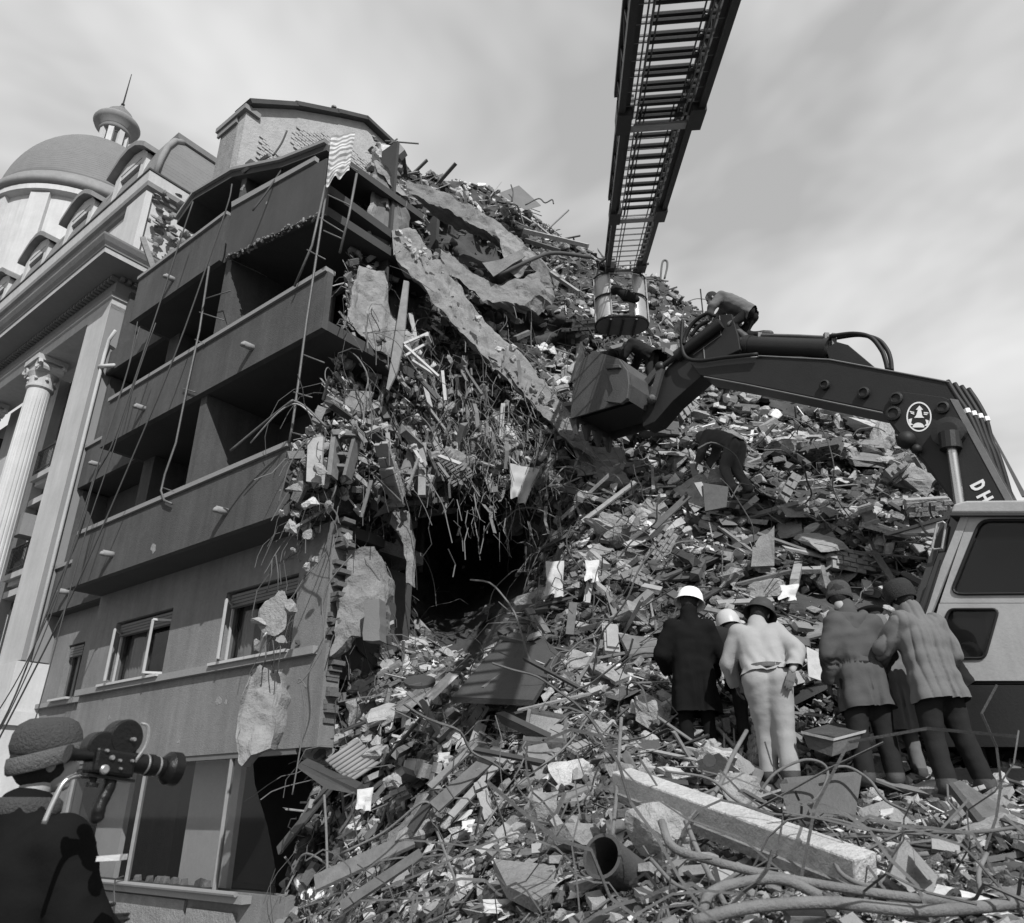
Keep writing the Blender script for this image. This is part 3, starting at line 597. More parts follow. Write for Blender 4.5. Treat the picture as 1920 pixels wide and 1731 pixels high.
def slope_rot(p, spread):
    e = 6.; n = len(p); d0 = depth0(p); P0 = worldpts(p[:, 0], p[:, 1], d0); Pu = worldpts(p[:, 0] + e, p[:, 1], depth0(p + [e, 0])); Pv = worldpts(p[:, 0], p[:, 1] + e, depth0(p + [0, e]))
    N = np.cross(Pv - P0, Pu - P0); N /= np.linalg.norm(N, axis=1)[:, None]; N = np.where((N[:, 1:2] > 0) & (N[:, 2:3] < .2), -N, N); N = N + [0, 0, .35] + rng.normal(size=(n, 3)) * spread; N /= np.linalg.norm(N, axis=1)[:, None]
    T = rng.normal(size=(n, 3)); T -= N * (T * N).sum(1)[:, None]; T /= np.linalg.norm(T, axis=1)[:, None]; B = np.cross(N, T); return np.stack([T, B, N], 2)
def rotm(n):
    q = rng.normal(size=(n, 4)); q /= np.linalg.norm(q, axis=1)[:, None]; w, x, y, z = q.T
    return np.stack([np.stack([1 - 2 * (y * y + z * z), 2 * (x * y - z * w), 2 * (x * z + y * w)], 1), np.stack([2 * (x * y + z * w), 1 - 2 * (x * x + z * z), 2 * (y * z - x * w)], 1), np.stack([2 * (x * z - y * w), 2 * (y * z + x * w), 1 - 2 * (x * x + y * y)], 1)], 1)
def sample(n, fn=None):
    out = []
    while len(out) < n:
        u = rng.uniform(500, 2080, 4000); v = rng.uniform(250, 1765, 4000); k = inside(u, v)
        # the hollow under the hanging floors stays nearly empty
        cave = (((u - 875) / 118.) ** 2 + ((v - 1075) / 150.) ** 2) < 1
        k &= ~(cave & (rng.random(4000) < .96))
        for (cx, cy, rx, ry, an) in ((885, 470, 105, 30, .62), (1010, 600, 75, 38, .5), (760, 585, 26, 60, -.3), (660, 960, 60, 30, 0), (1560, 1125, 110, 32, .1), (1480, 765, 60, 14, .1)):
            du = (u - cx) * math.cos(an) + (v - cy) * math.sin(an); dv = -(u - cx) * math.sin(an) + (v - cy) * math.cos(an); k &= ~(((du / rx) ** 2 + (dv / ry) ** 2 < 1) & (rng.random(4000) < .9))
        if fn is not None: k &= fn(u, v)
        out += list(zip(u[k], v[k]))
    return np.array(out[:n])
def bulk(name, variants, n, smin, smax, mname, tones, fn=None, lift=.1, pw=2.2, label=None, cat=None, seed_=0, spread=.5):
    p = sample(n, fn); Y = depth(p); s = smin + (smax - smin) * rng.random(n) ** pw
    s *= np.clip(Y / 11., .4, 1.3)
    P = worldpts(p[:, 0], p[:, 1], Y + .2 - lift * s + rng.uniform(-.06, .3, n)); R = slope_rot(p, spread)
    vi = rng.integers(0, len(variants), n); Vs = []; Fs = []; T = []; base = 0
    tone = np.exp(rng.uniform(np.log(tones[0]), np.log(tones[1]), n)); cl = np.array([mnoise.fractal(Vector(q_) * .5 + Vector((3, 9, seed_)), 1., 2., 3) for q_ in P]); tone *= np.clip(1 + .8 * cl, .35, 1.7)
    for q in range(len(variants)):
        k = np.where(vi == q)[0]
        if not len(k): continue
        V, F = variants[q]; W = np.einsum('nij,vj->nvi', R[k], V) * s[k, None, None] + P[k][:, None]
        Vs.append(W.reshape(-1, 3)); Fs.append((F[None] + (base + np.arange(len(k)) * len(V))[:, None, None]).reshape(-1, 3)); base += len(k) * len(V)
        T.append(np.repeat(tone[k], len(F)))
    V = np.concatenate(Vs); F = np.concatenate(Fs); T = np.concatenate(T)
    me = bpy.data.meshes.new(name); me.vertices.add(len(V)); me.vertices.foreach_set('co', V.ravel()); me.loops.add(F.size); me.loops.foreach_set('vertex_index', F.ravel().astype(np.int32))
    me.polygons.add(len(F)); me.polygons.foreach_set('loop_start', np.arange(0, F.size, 3, dtype=np.int32)); me.polygons.foreach_set('use_smooth', np.zeros(len(F), bool)); me.update(); me.validate()
    a = me.attributes.new('tone', 'FLOAT', 'FACE'); a.data.foreach_set('value', T.astype(np.float32)); me.materials.append(MAT[mname])
    o = bpy.data.objects.new(name, me); C.objects.link(o); return tag(o, label, cat, None, 'stuff')
bulk('brick_and_mortar_crumbs', CH, 40000, .02, .17, 'fill', (.2, 1.9), pw=2.6, label='small grey crumbs of brick and mortar covering the whole heap', cat='rubble')
bulk('broken_bricks', BRK, 2300, .35, 1.1, 'fill', (.22, 1.3), label='loose broken bricks scattered through the heap', cat='rubble')
bulk('splintered_laths', LTH, 8500, .12, .7, 'fill', (.25, 1.9), label='splintered laths and wood scraps strewn all over the heap', cat='rubble')
bulk('paper_scraps', SHT, 1900, .03, .13, 'fill', (1.1, 2.4), fn=lambda u, v: v > 900, label='pale paper scraps blown across the lower heap', cat='paper')
bulk('plaster_flakes', PAN, 1200, .05, .22, 'fill', (.5, 2.2), label='flat flakes of plaster lying among the crumbs', cat='rubble')
bulk('dark_soil', CH, 13000, .02, .12, 'fill', (.12, .5), fn=lambda u, v: (v > 1430) | ((v > 1230) & (u > 1200)), pw=2.5, label='dark soil and soot spread over the front of the heap', cat='soil')
# thin bent wires and reinforcing rods that nobody could count
def wires(name, n, length, r, fn, mname, down, label):
    b = MB(); p = sample(n, fn); Y = depth(p)
    for i in range(n):
        a = Vector(worldpts(p[i:i + 1, 0], p[i:i + 1, 1], Y[i:i + 1] + .1)[0]); l = random.uniform(*length)
        d = Vector((random.gauss(0, 1), random.gauss(0, .5) - .4, random.gauss(0, 1))).normalized(); q = [a]; m = random.randint(4, 7)
        for k in range(m):
            d = (d + Vector((random.gauss(0, .35), random.gauss(0, .25), random.gauss(0, .35) - down))).normalized(); q.append(q[-1] + d * l / m)
        b.tube(q, random.uniform(*r), 3, False)
    return b.build(name, mname, label=label, cat='wire', kind='stuff')
up_ = lambda u, v: (u < 1150) & (v < 1300) & (v > 480)
wires('hanging_wires', 620, (.5, 2.2), (.004, .010), up_, 'rust', .55, 'thin wires and rods hanging from the torn floors')
wires('tangled_rods', 560, (.4, 1.5), (.004, .010), lambda u, v: (v > 700) & ~((v > 1150) & (v < 1560) & (u > 1230)), 'rust', .12, 'thin bent rods tangled through the heap')
# ------------------------------------------------------------------ the larger pieces, each a thing of its own
def mesh_of(name, VF, m, smooth=False):
    me = bpy.data.meshes.new(name); me.from_pydata(VF[0].tolist(), [], VF[1].tolist()); me.materials.append(MAT[m]); me.update(); return me
def pieces(name, variants, mats, n, smin, smax, label, cat, group, fn=None, pw=1.4, lift=.15, aspect=None, spread=.45):
    M = [mesh_of(name, v, m) for m in mats for v in variants]; p = sample(n, fn); Y = depth(p)
    RR = slope_rot(p, spread)
    for i in range(n):
        s = (smin + (smax - smin) * random.random() ** pw) * max(.6, min(1.2, Y[i] / 11))
        o = bpy.data.objects.new(name, random.choice(M)); C.objects.link(o)
        o.location = worldpts(p[i:i + 1, 0], p[i:i + 1, 1], Y[i:i + 1] + .1 - lift * s)[0]
        o.rotation_euler = Matrix(RR[i].tolist()).to_euler(); sc = aspect(random) if aspect else (1, 1, 1)
        o.scale = (s * sc[0], s * sc[1], s * sc[2]); tag(o, label, cat, group)
def rough(VF, amt, seed):     # subdivided, pitted version for the big lumps
    bm = bmesh.new(); vs_ = [bm.verts.new(v) for v in VF[0]]
    for f in VF[1]:
        try: bm.faces.new([vs_[i] for i in f])
        except ValueError: pass
    bmesh.ops.subdivide_edges(bm, edges=bm.edges, cuts=1, use_grid_fill=True); bmesh.ops.triangulate(bm, faces=bm.faces)
    for v in bm.verts: v.co += v.co.normalized() * (mnoise.noise(v.co * 3.1 + Vector((seed, 0, 0))) + .5 * mnoise.noise(v.co * 8.3 + Vector((seed, 4, 0)))) * amt
    bm.verts.index_update(); V = np.array([v.co[:] for v in bm.verts]); F = np.array([[v.index for v in f.verts] for f in bm.faces]); bm.free(); return V, F
CHR = [rough(rough(c, .15, k), .06, k + 20) for k, c in enumerate(CH)]
pieces('concrete_chunk', CHR, ['concrete', 'concrete_rough'], 290, .14, .5, 'rough angular lump of broken concrete lying in the heap', 'rubble', 'concrete lumps in the heap', lambda u, v: v < 1580, pw=2.2)
def masonry(seed):     # a lump of wall: a few courses of bricks still stuck together
    r = random.Random(seed); b = MB()
    for j in range(r.randint(2, 5)):
        for i in range(r.randint(2, 4)):
            if r.random() < .15: continue
            x = i * .26 + (j % 2) * .13 - .4 + r.uniform(-.01, .01); z = j * .08 - .15
            for y in (0, .125): b.box(x, x + .245 * r.uniform(.6, 1), y - .12 + r.uniform(-.015, .015), y, z, z + .066)
    b.box(-.33, .3, -.09, .09, -.15, .12)
    F = []
    for f in b.f: F += [(f[0], f[1], f[2]), (f[0], f[2], f[3])]
    return np.array([tuple(v) for v in b.v]), np.array(F)
pieces('masonry_block', [masonry(k) for k in range(7)], ['brickmat', 'mortar'], 64, .5, .95, 'block of brickwork with courses still stuck together in the heap', 'brickwork', 'brickwork blocks in the heap', lambda u, v: (v > 480) & (v < 1600) & (u > 700), lift=.25, spread=.6)
pieces('timber', [boxvf(1, .075, .065, .06, 70 + k) for k in range(4)], ['wood', 'wood_dark', 'wood_pale'], 50, .7, 1.7, 'thick squared timber lying half buried in the heap', 'timber', 'timbers in the heap', lambda u, v: (v > 620) & (v < 1500) & (u > 640) & ~((v > 1150) & (u > 1230)), lift=.05, spread=.4)
pieces('broken_slab', [rough(rough(rough(boxvf(1, .75, .13, .14, 80 + k), .08, k), .05, k + 5), .03, k + 9) for k in range(5)], ['slab', 'concrete_rough'], 26, .4, .95, 'thick broken concrete slab half buried in the slope', 'slab', 'slabs in the heap', lambda u, v: (v > 640) & (v < 1480) & (u > 720) & ~((v > 1150) & (u > 1230)), lift=.1, spread=.4)
pieces('plank', PLK, ['wood', 'wood', 'wood_pale', 'wood_dark'], 280, .35, 1.25, 'loose splintered board sticking out of the heap', 'board', 'boards in the heap', lambda u, v: (v > 700) & (v < 1600), 1.5, aspect=lambda r: (1, r.uniform(.5, 1.2), r.uniform(.5, .9)))
pieces('brick', BRK, ['brickmat', 'mortar'], 240, .95, 1.25, 'single broken brick lying loose on the heap', 'brick', 'bricks in the heap')
pieces('paper_sheet', SHT, ['paper'], 130, .1, .34, 'crumpled white sheet of paper on the lower heap', 'paper', 'sheets of paper on the heap', lambda u, v: (v > 950) & (rng.random(4000) < .2 + (v - 950) / 900.), 1.6)
pieces('plasterboard_scrap', PAN, ['slab', 'wood', 'wood_dark', 'plaster'], 120, .2, .6, 'flat broken panel leaning in the heap', 'panel', 'panels in the heap', lambda u, v: (v > 700) & (v < 1560), 1.5)
def rods(n, fn, label, group, length, rr, down=.1):
    p = sample(n, fn); Y = depth(p)
    for i in range(n):
        a = Vector(worldpts(p[i:i + 1, 0], p[i:i + 1, 1], Y[i:i + 1] + .05)[0]); l = random.uniform(*length); d = Vector((random.gauss(0, 1), random.gauss(0, .4) - .5, random.gauss(.2, .8))).normalized(); q = [a]
        for k in range(6):
            d = (d + Vector((random.gauss(0, .25), random.gauss(0, .2), random.gauss(0, .25) - down))).normalized(); q.append(q[-1] + d * l / 6)
        MB().tube(bez(q, 3), random.uniform(*rr), 5).build('reinforcing_rod', 'rust', label=label, cat='rod', group=group)
# boards and rods breaking the skyline
for k in range(46):
    i = random.randint(14, 30); t = random.random(); a = OUT[i]; c = OUT[i + 1]; u, v = a[0] + (c[0] - a[0]) * t, a[1] + (c[1] - a[1]) * t + 4
    A = surf(u, v + 10); d = Vector((random.gauss(.2, .8), random.gauss(0, .3), random.gauss(.35, .5))).normalized(); l = random.uniform(.3, 1.1); b_ = MB()
    if k % 3: b_.bar(A - d * .3, A + d * l, random.uniform(.03, .1), random.uniform(.015, .05)); b_.build('skyline_board', random.choice(['wood', 'wood_dark', 'wood_pale']), label='broken board jutting up from the crest against the sky', cat='board', group='boards on the crest')
    else: b_.tube(bez([A - d * .2, A + d * l * .5 + Vector((.05, 0, .05)), A + d * l + Vector((.1, 0, -.1))], 4), .012, 5); b_.build('skyline_rod', 'rust', label='thin bent rod jutting up from the crest against the sky', cat='rod', group='rods on the crest')
rods(80, lambda u, v: (v > 700) & (u > 900) & (v < 1500) & ~((v > 1080) & (u > 1180)), 'bent rusty reinforcing rod poking out of the sunlit slope', 'rods on the slope', (.7, 2.0), (.008, .014))
rods(70, lambda u, v: (v > 560) & (u < 1050) & (v < 1250), 'bent rusty rod dangling from the torn building end', 'rods on the torn end', (.8, 2.4), (.008, .014), .5)
# ================================================================== excavator
ex = thing('excavator', at(1960, 1500, 7.6), 'dark crawler excavator with long bent boom, raised bucket and pale cab', 'excavator')
BD = Vector((-.741, .671, 0)); BN = Vector((.671, .741, 0)); BP = Vector((5.8, 8.9, 0))          # boom plane: direction, normal away from the street, point
def bpt(u, v, off=0): return onplane(u, v, BP + BN * off, BN)
def ep(name, m, fn, parent=ex, **k): b = MB(); fn(b); return b.build(name, m, parent, **k)
boom_o = [(1294,681),(1330,672),(1420,668),(1500,667),(1556,675),(1671,694),(1782,716),(1801,747),(1905,950),(1990,1120),(1880,1120),(1787,942),(1731,869),(1690,825),(1664,788),(1657,772),(1400,719),(1312,703)]
def lay(px, off, th): return lambda b: b.prism([bpt(u, v, off) for u, v in px], BN * th)
boom = ep('boom', 'machine', lay(boom_o, 0, .55), bevel=.015)
ep('reinforcing_plate', 'machine', lay([(1672,739),(1682,733),(1768,744),(1786,752),(1850,870),(1890,945),(1830,960),(1788,940),(1735,866),(1695,822),(1670,790)], -.022, .02), boom, bevel=.006)
ep('flange', 'machine_edge', lambda b: (b.prism([bpt(*p, -.03) for p in ((1781,747),(1796,749),(1902,944),(1888,944))], BN * .05), b.prism([bpt(*p, .5) for p in ((1838,770),(1850,792),(1925,930),(1915,930))], BN * .06)), boom)
ep('weld_strip', 'machine_edge', lambda b: (b.tube([bpt(1320, 706, -.01), bpt(1400, 721, -.01), bpt(1655, 774, -.01)], .012, 6), b.tube([bpt(1420, 667, -.01), bpt(1556, 674, -.01), bpt(1780, 716, -.01)], .012, 6)), boom)
for u, v, r in ((1548,723,.075),(1621,738,.085),(1682,749,.09),(1677,777,.1),(1769,766,.085)):
    c = bpt(u, v, 0); Rm = BN.to_track_quat('Z', 'Y').to_matrix()
    ep('pin_boss', 'machine', lambda b: b.lathe([(r, .05), (r, -.06), (r * .7, -.07), (r * .62, -.045), (0, -.045)], c, 16, axis=Rm), boom, smooth=False)
ep('ball_knob', 'rubber', lambda b: (b.ico(bpt(1699, 825, -.12), .12, 3), b.tube([bpt(1705, 830, 0), bpt(1699, 825, -.1)], .04, 8), b.ico(bpt(1718, 842, -.08), .07, 2)), boom, smooth=True)
ep('cylinder_bracket', 'machine', lay([(1556,677),(1645,692),(1590,646),(1568,640),(1548,654)], .12, .3), boom, bevel=.01)
# hydraulic cylinder of the stick
a_, c_ = bpt(1402, 648, .27), bpt(1556, 655, .27)
cyl = ep('stick_cylinder', 'machine', lambda b: (b.tube([a_, c_], .165, 20), b.tube([a_ - (c_ - a_) * .02, a_ + (c_ - a_) * .05], .18, 20), b.tube([c_ - (c_ - a_) * .06, c_], .18, 20)), smooth=False, auto=40)
ep('piston_rod', 'machine_edge', lambda b: b.tube([a_, bpt(1366, 640, .27)], .06, 12), cyl, auto=40)
ep('pipe', 'steel', lambda b: (b.tube([bpt(1428, 628, .2), bpt(1500, 630, .2), bpt(1556, 633, .2)], .03, 8), b.bar(bpt(1424, 640, .2), bpt(1424, 624, .2), .06, .06), b.bar(bpt(1550, 648, .2), bpt(1549, 625, .2), .07, .07), b.bar(bpt(1563, 648, .2), bpt(1563, 626, .2), .07, .07)), cyl)
for k, px in enumerate(([(1556,630),(1600,625),(1632,632),(1652,655),(1660,675),(1664,693)], [(1563,634),(1610,628),(1645,636),(1663,655),(1670,675),(1672,695)])):
    ep('hose', 'rubber', lambda b: b.tube(bez([bpt(u, v, .15 + .12 * k) for u, v in px], 6), .032, 8), boom, smooth=True)
# hoses running over the boom bend
for k in range(4):
    px = [(1776 + 13 * k, 714 + 5 * k), (1793 + 13 * k, 742 + 4 * k), (1812 + 12 * k, 770 + 5 * k), (1832 + 9 * k, 812 + 5 * k), (1846 + 8 * k, 850), (1862 + 8 * k, 900), (1875 + 8 * k, 950)]
    ep('hose', 'rubber', lambda b: b.tube(bez([bpt(u, v, .02 + .1 * k) for u, v in px], 5), .035, 8), boom, smooth=True)
    ep('hose_band', 'white_paint', lambda b: b.tube([bpt(*p, .02 + .1 * k) for p in ((1812 + 12 * k, 767 + 5 * k), (1815 + 12 * k, 775 + 5 * k))], .04, 8), boom)
# boom lift cylinder with bright rod
ep('lift_cylinder_eye', 'machine', lambda b: (b.lathe([(.2, .1), (.2, -.08), (.12, -.1), (0, -.1)], bpt(1780, 812, -.05), 20, axis=BN.to_track_quat('Z', 'Y').to_matrix()), b.tube([bpt(1780, 812, -.1), bpt(1783, 842, -.1)], .13, 14)), boom)
ep('lift_cylinder_rod', 'chrome', lambda b: b.tube([bpt(1784, 840, -.1), bpt(1806, 990, -.1)], .06, 16), boom, auto=40)
# emblem and lettering on the boom side
def flat(b, pts, off=-.028): b.prism([bpt(u, v, off) for u, v in pts], BN * .004)
def ell(cx, cy, rx, ry, a0, a1, n=24): return [(cx + rx * math.cos(a0 + (a1 - a0) * i / n), cy - ry * math.sin(a0 + (a1 - a0) * i / n)) for i in range(n + 1)]
def ring(b):
    o1 = ell(1723, 781, 23.5, 28, 0, 2 * math.pi, 40); i1 = ell(1723, 781, 21, 25.3, 0, 2 * math.pi, 40)
    for k in range(40): flat(b, [o1[k], o1[k + 1], i1[k + 1], i1[k]])
em = ep('emblem_ring', 'white_paint', ring, boom, label='round white maker emblem on the boom side')
ep('emblem_figure', 'white_paint', lambda b: (flat(b, [(1724,760),(1731,768),(1727,768),(1729,779),(1733,783),(1714,783),(1718,778),(1721,768),(1717,768)]),
    [flat(b, [(1732, 772 + 3 * k), (1741 - 2 * k, 773 + 3 * k), (1740 - 2 * k, 775 + 3 * k), (1732, 774 + 3 * k)]) for k in range(2)], [flat(b, [(1705 + 2 * k, 770 + 3 * k), (1714, 772 + 3 * k), (1714, 774 + 3 * k), (1706 + 2 * k, 772 + 3 * k)]) for k in range(2)],
    flat(b, ell(1722, 801, 11, 9, 0, math.pi, 14)), flat(b, [(1703,786),(1710,784),(1708,793),(1713,796),(1706,797)]), flat(b, [(1741,788),(1735,786),(1737,794),(1733,798),(1740,798)])), em)
def letter(name, strokes):
    def fn(b):
        for s_ in strokes: flat(b, s_, -.03)
    ep(name, 'white_paint', fn, boom)
def LT(x, y):    # letter frame: x along the boom downwards, y across
    o = Vector((1818, 910)); ex_ = Vector((22, 38)).normalized(); ey_ = Vector((26, -13)).normalized(); q = o + ex_ * x + ey_ * y; return (q.x, q.y)
D_o = [LT(*p) for p in ((0,0),(0,28),(7,28),(13,24),(15,18),(15,10),(13,4),(7,0))]; D_i = [LT(*p) for p in ((5,6),(5,22),(7,22),(9.5,20),(10.5,17),(10.5,11),(9.5,8),(7,6))]
letter('letter_d', [[D_o[k], D_o[(k + 1) % 8], D_i[(k + 1) % 8], D_i[k]] for k in range(8)])
letter('letter_h', [[LT(*p) for p in q] for q in (((24,0),(29,0),(29,28),(24,28)), ((36,0),(41,0),(41,28),(36,28)), ((29,11.5),(36,11.5),(36,16.5),(29,16.5)))])
# stick
stick = ep('stick', 'machine', lay([(1347,590),(1372,588),(1384,630),(1388,655),(1360,668),(1317,703),(1261,752),(1228,790),(1205,800),(1205,775),(1228,735),(1250,690),(1300,640)], .08, .38), bevel=.012)
ep('stick_seam', 'machine_edge', lambda b: (b.tube([bpt(1319, 650, .07), bpt(1322, 682, .07), bpt(1312, 698, .07)], .01, 6), b.tube([bpt(1349, 592, .07), bpt(1352, 628, .07), bpt(1300, 665, .07)], .008, 6)), stick)
bc = ep('bucket_cylinder', 'machine', lambda b: (b.tube([bpt(1352, 606, .02), bpt(1268, 668, .02)], .1, 14), b.tube([bpt(1268, 668, .02), bpt(1243, 686, .02)], .05, 10), b.ico(bpt(1238, 688, .02), .1, 2)), stick, auto=40)
for px in ([(1340,592),(1325,588),(1300,605),(1285,630),(1282,645)], [(1330,600),(1310,612),(1295,630)], [(1280,600),(1278,640),(1285,668),(1310,676),(1360,670),(1420,664)]):
    ep('hose', 'rubber', lambda b: b.tube(bez([bpt(u, v, -.08) for u, v in px], 7), .034, 8), stick, smooth=True)
ep('link', 'bucketmat', lambda b: (b.bar(bpt(1238, 690, .15), bpt(1212, 720, .15), .09, .14), b.bar(bpt(1240, 692, .0), bpt(1225, 745, .0), .07, .12), b.ico(bpt(1222, 748, -.02), .09, 2)), stick)
# bucket: curved back, two side plates, lip and teeth, mouth facing down
bk_px = [(1098,800),(1100,762),(1108,716),(1120,690),(1140,677),(1165,683),(1192,692),(1208,716),(1212,740),(1207,768)]
NR, FR = -.42, .75
bucket = ep('bucket', 'bucketmat', lambda b: [b.hexa([bpt(*p0, 0) + BN * NR, bpt(*p1, 0) + BN * NR, bpt(*p1, 0) + BN * FR, bpt(*p0, 0) + BN * FR] + [q + (bpt(1155, 745, 0) - bpt(*pp_, 0)).normalized() * .04 for q, pp_ in ((bpt(*p0, 0) + BN * NR, p0), (bpt(*p1, 0) + BN * NR, p1), (bpt(*p1, 0) + BN * FR, p1), (bpt(*p0, 0) + BN * FR, p0))]) for p0, p1 in zip(bk_px[:-1], bk_px[1:])])
for o_ in (NR - .03, FR): ep('side_plate', 'bucketmat', lambda b: b.prism([bpt(u, v, 0) + BN * o_ for u, v in bk_px], BN * .035), bucket)
ep('side_rib', 'bucketmat', lambda b: (b.prism([bpt(u, v, 0) + BN * (NR - .1) for u, v in ((1166,692),(1172,706),(1168,720),(1176,738),(1180,752),(1168,772),(1196,776),(1208,766),(1211,740),(1208,716),(1192,694))], BN * .072), b.prism([bpt(u, v, 0) + BN * (NR - .15) for u, v in ((1168,704),(1196,706),(1198,712),(1170,714))], BN * .055)), bucket, bevel=.012)
for k in range(4):
    o_ = NR + .08 + k * (FR - NR - .16) / 3
    ep('tooth', 'bucketmat', lambda b: b.hexa([bpt(1092, 798, 0) + BN * (o_ - .06), bpt(1106, 798, 0) + BN * (o_ - .06), bpt(1106, 798, 0) + BN * (o_ + .06), bpt(1092, 798, 0) + BN * (o_ + .06), bpt(1099, 826, 0) + BN * (o_ - .03), bpt(1103, 826, 0) + BN * (o_ - .03), bpt(1103, 826, 0) + BN * (o_ + .03), bpt(1099, 826, 0) + BN * (o_ + .03)]), bucket)
ep('bucket_inside', 'machine', lambda b: b.prism([bpt(u, v, 0) + BN * (NR + .2) for u, v in ((1104,792),(1112,712),(1140,690),(1196,705),(1202,764))], BN * .8), bucket)
# cab
KP = at(1850, 1150, 7.2)
def kpt(u, v, off=0): return onplane(u, v, KP + BN * off, BN)
def klay(px, off, th): return lambda b: b.prism([kpt(u, v, off) for u, v in px], BN * th)
cab = thing('cab_anchor', KP, 'x', 'x'); bpy.data.objects.remove(cab)
def hole_panel(b, outer, inner, off, th):    # a panel with a window: quads between matching loops
    n = len(outer)
    for k in range(n):
        j = (k + 1) % n; b.hexa([kpt(*outer[k], off), kpt(*outer[j], off), kpt(*inner[j], off), kpt(*inner[k], off)] + [kpt(*p, off) + BN * th for p in (outer[k], outer[j], inner[j], inner[k])])
up_o = [(1818,964),(2010,964),(2010,1130),(1762,1130)]; up_i = [(1838,975),(1990,975),(1990,1112),(1782,1114)]
def rnd_loop(c4, n=5, r=.12):
    out = []
    for i in range(4):
        p0, p1, p2 = Vector(c4[i - 1]), Vector(c4[i]), Vector(c4[(i + 1) % 4]); 
        for k in range(n):
            t = k / (n - 1); a = p1 + (p0 - p1) * r; c = p1 + (p2 - p1) * r; q = (1 - t) ** 2 * a + 2 * t * (1 - t) * p1 + t * t * c; out.append(tuple(q))
    return out
def side_loop(c4, n=5):
    out = []
    for i in range(4):
        for k in range(n): out.append(tuple(c4[i]) if k == n // 2 else tuple(Vector(c4[i]) + (Vector(c4[i - 1 if k < n // 2 else (i + 1) % 4]) - Vector(c4[i])) * .12 * abs(k - n // 2) / (n // 2)))
    return out
cabm = ep('cab', 'cab', lambda b: hole_panel(b, side_loop(up_o), rnd_loop(up_i), 0, .05))
lo_o = [(1761,1131),(2010,1131),(2010,1276),(1722,1276)]; lo_i = [(1779,1142),(1872,1142),(1846,1234),(1752,1234)]
ep('door_panel', 'cab', lambda b: hole_panel(b, side_loop(lo_o), rnd_loop(lo_i), 0, .05), cabm)
ep('side_window', 'glass', klay(up_i, .02, .008), cabm); ep('lower_window', 'glass', klay(lo_i, .02, .008), cabm)
def seal(b, c4): 
    lp = [kpt(*p, -.006) for p in rnd_loop(c4)]; b.tube(lp + [lp[0]], .014, 6)
ep('window_seal', 'rubber', lambda b: seal(b, up_i), cabm); ep('window_seal', 'rubber', lambda b: seal(b, lo_i), cabm)
ep('front_pillar', 'cab', lambda b: (b.bar(kpt(1812, 966, .02), kpt(1716, 1210, .02), .05, .07)), cabm)
ep('front_frame', 'cab_dark', lambda b: (b.bar(kpt(1779, 962, .1), kpt(1700, 1195, .1), .06, .06), b.bar(kpt(1779, 962, .85), kpt(1700, 1195, .85), .06, .06), b.bar(kpt(1700, 1195, .1), kpt(1700, 1195, .85), .06, .06), b.bar(kpt(1700, 1195, .08), kpt(1730, 1215, .08), .05, .05)), cabm)
ep('windscreen', 'glass_dark', lambda b: b.add([kpt(1781, 966, .1), kpt(1702, 1193, .1), kpt(1702, 1193, .85), kpt(1781, 966, .85)], [(0, 1, 2, 3)]), cabm)
ep('quarter_window', 'glass_dark', klay([(1784,968),(1808,968),(1716,1205),(1704,1192)], .06, .01), cabm)
ep('roof', 'cab', klay([(1782,961),(1788,944),(1812,938),(2010,936),(2010,962)], -.06, 1.15), cabm, bevel=.02)
ep('roof_gutter', 'cab_dark', klay([(1780,966),(1782,960),(2010,961),(2010,966)], -.07, 1.17), cabm)
ep('back_panel', 'cab_dark', klay([(1990,964),(2012,964),(2012,1276),(1990,1276)], .06, 1.0), cabm); ep('far_panel', 'cab_dark', klay([(1782,964),(2010,964),(2010,1276),(1716,1276)], 1.0, .04), cabm); ep('cab_floor', 'cab_dark', klay([(1716,1262),(2010,1262),(2010,1282),(1720,1282)], .06, .94), cabm)
ep('seat', 'rubber', klay([(1850,1130),(1930,1130),(1930,1040),(1945,1040),(1945,1250),(1850,1250)], .3, .4), cabm)
vis = ep('sun_visor', 'cab_dark', lambda b: (b.prism([kpt(u, v, .05) for u, v in ((1655,1001),(1774,966),(1776,972),(1665,1003))], BN * .05), b.prism([kpt(u, v, .07) for u, v in ((1665,1002),(1770,1006),(1768,998))], BN * .03)), cabm)
ep('visor_panel', 'cab', klay([(1690,996),(1768,974),(1762,998),(1700,1000)], .08, .01), vis)
ep('visor_stay', 'iron', lambda b: (b.tube([kpt(1657, 1003, .06), kpt(1659, 1022, .06), kpt(1657, 1040, .06)], .008, 5), b.tube([kpt(1724, 978, .05), kpt(1734, 996, .05), kpt(1748, 1006, .05)], .012, 5)), vis)
ep('mirror', 'steel_pale', lambda b: b.tube([kpt(*p, .0) for p in ((1757,982),(1748,1026),(1752,1030),(1766,1028),(1774,982),(1768,978),(1757,982))], .012, 6), cabm)
ep('grab_rail', 'iron', lambda b: b.tube([kpt(1716, 1200, -.06), kpt(1740, 1130, -.06), kpt(1765, 1050, -.06)], .014, 6), cabm)
ep('upper_body', 'machine', lambda b: b.prism([kpt(u, v, -.02) for u, v in ((1722,1284),(2120,1284),(2120,1400),(1740,1400))], BN * 2.6))
ep('turntable', 'iron', lambda b: b.prism([kpt(u, v, .6) for u, v in ((1780,1400),(2060,1400),(2060,1440),(1780,1440))], BN * 1.2))
for o_ in (-.1, 2.0): ep('track', 'iron', lambda b: b.prism([kpt(u, v, o_) for u, v in ((1750,1440),(2100,1440),(2140,1480),(2120,1530),(1760,1530),(1735,1480))], BN * .55))
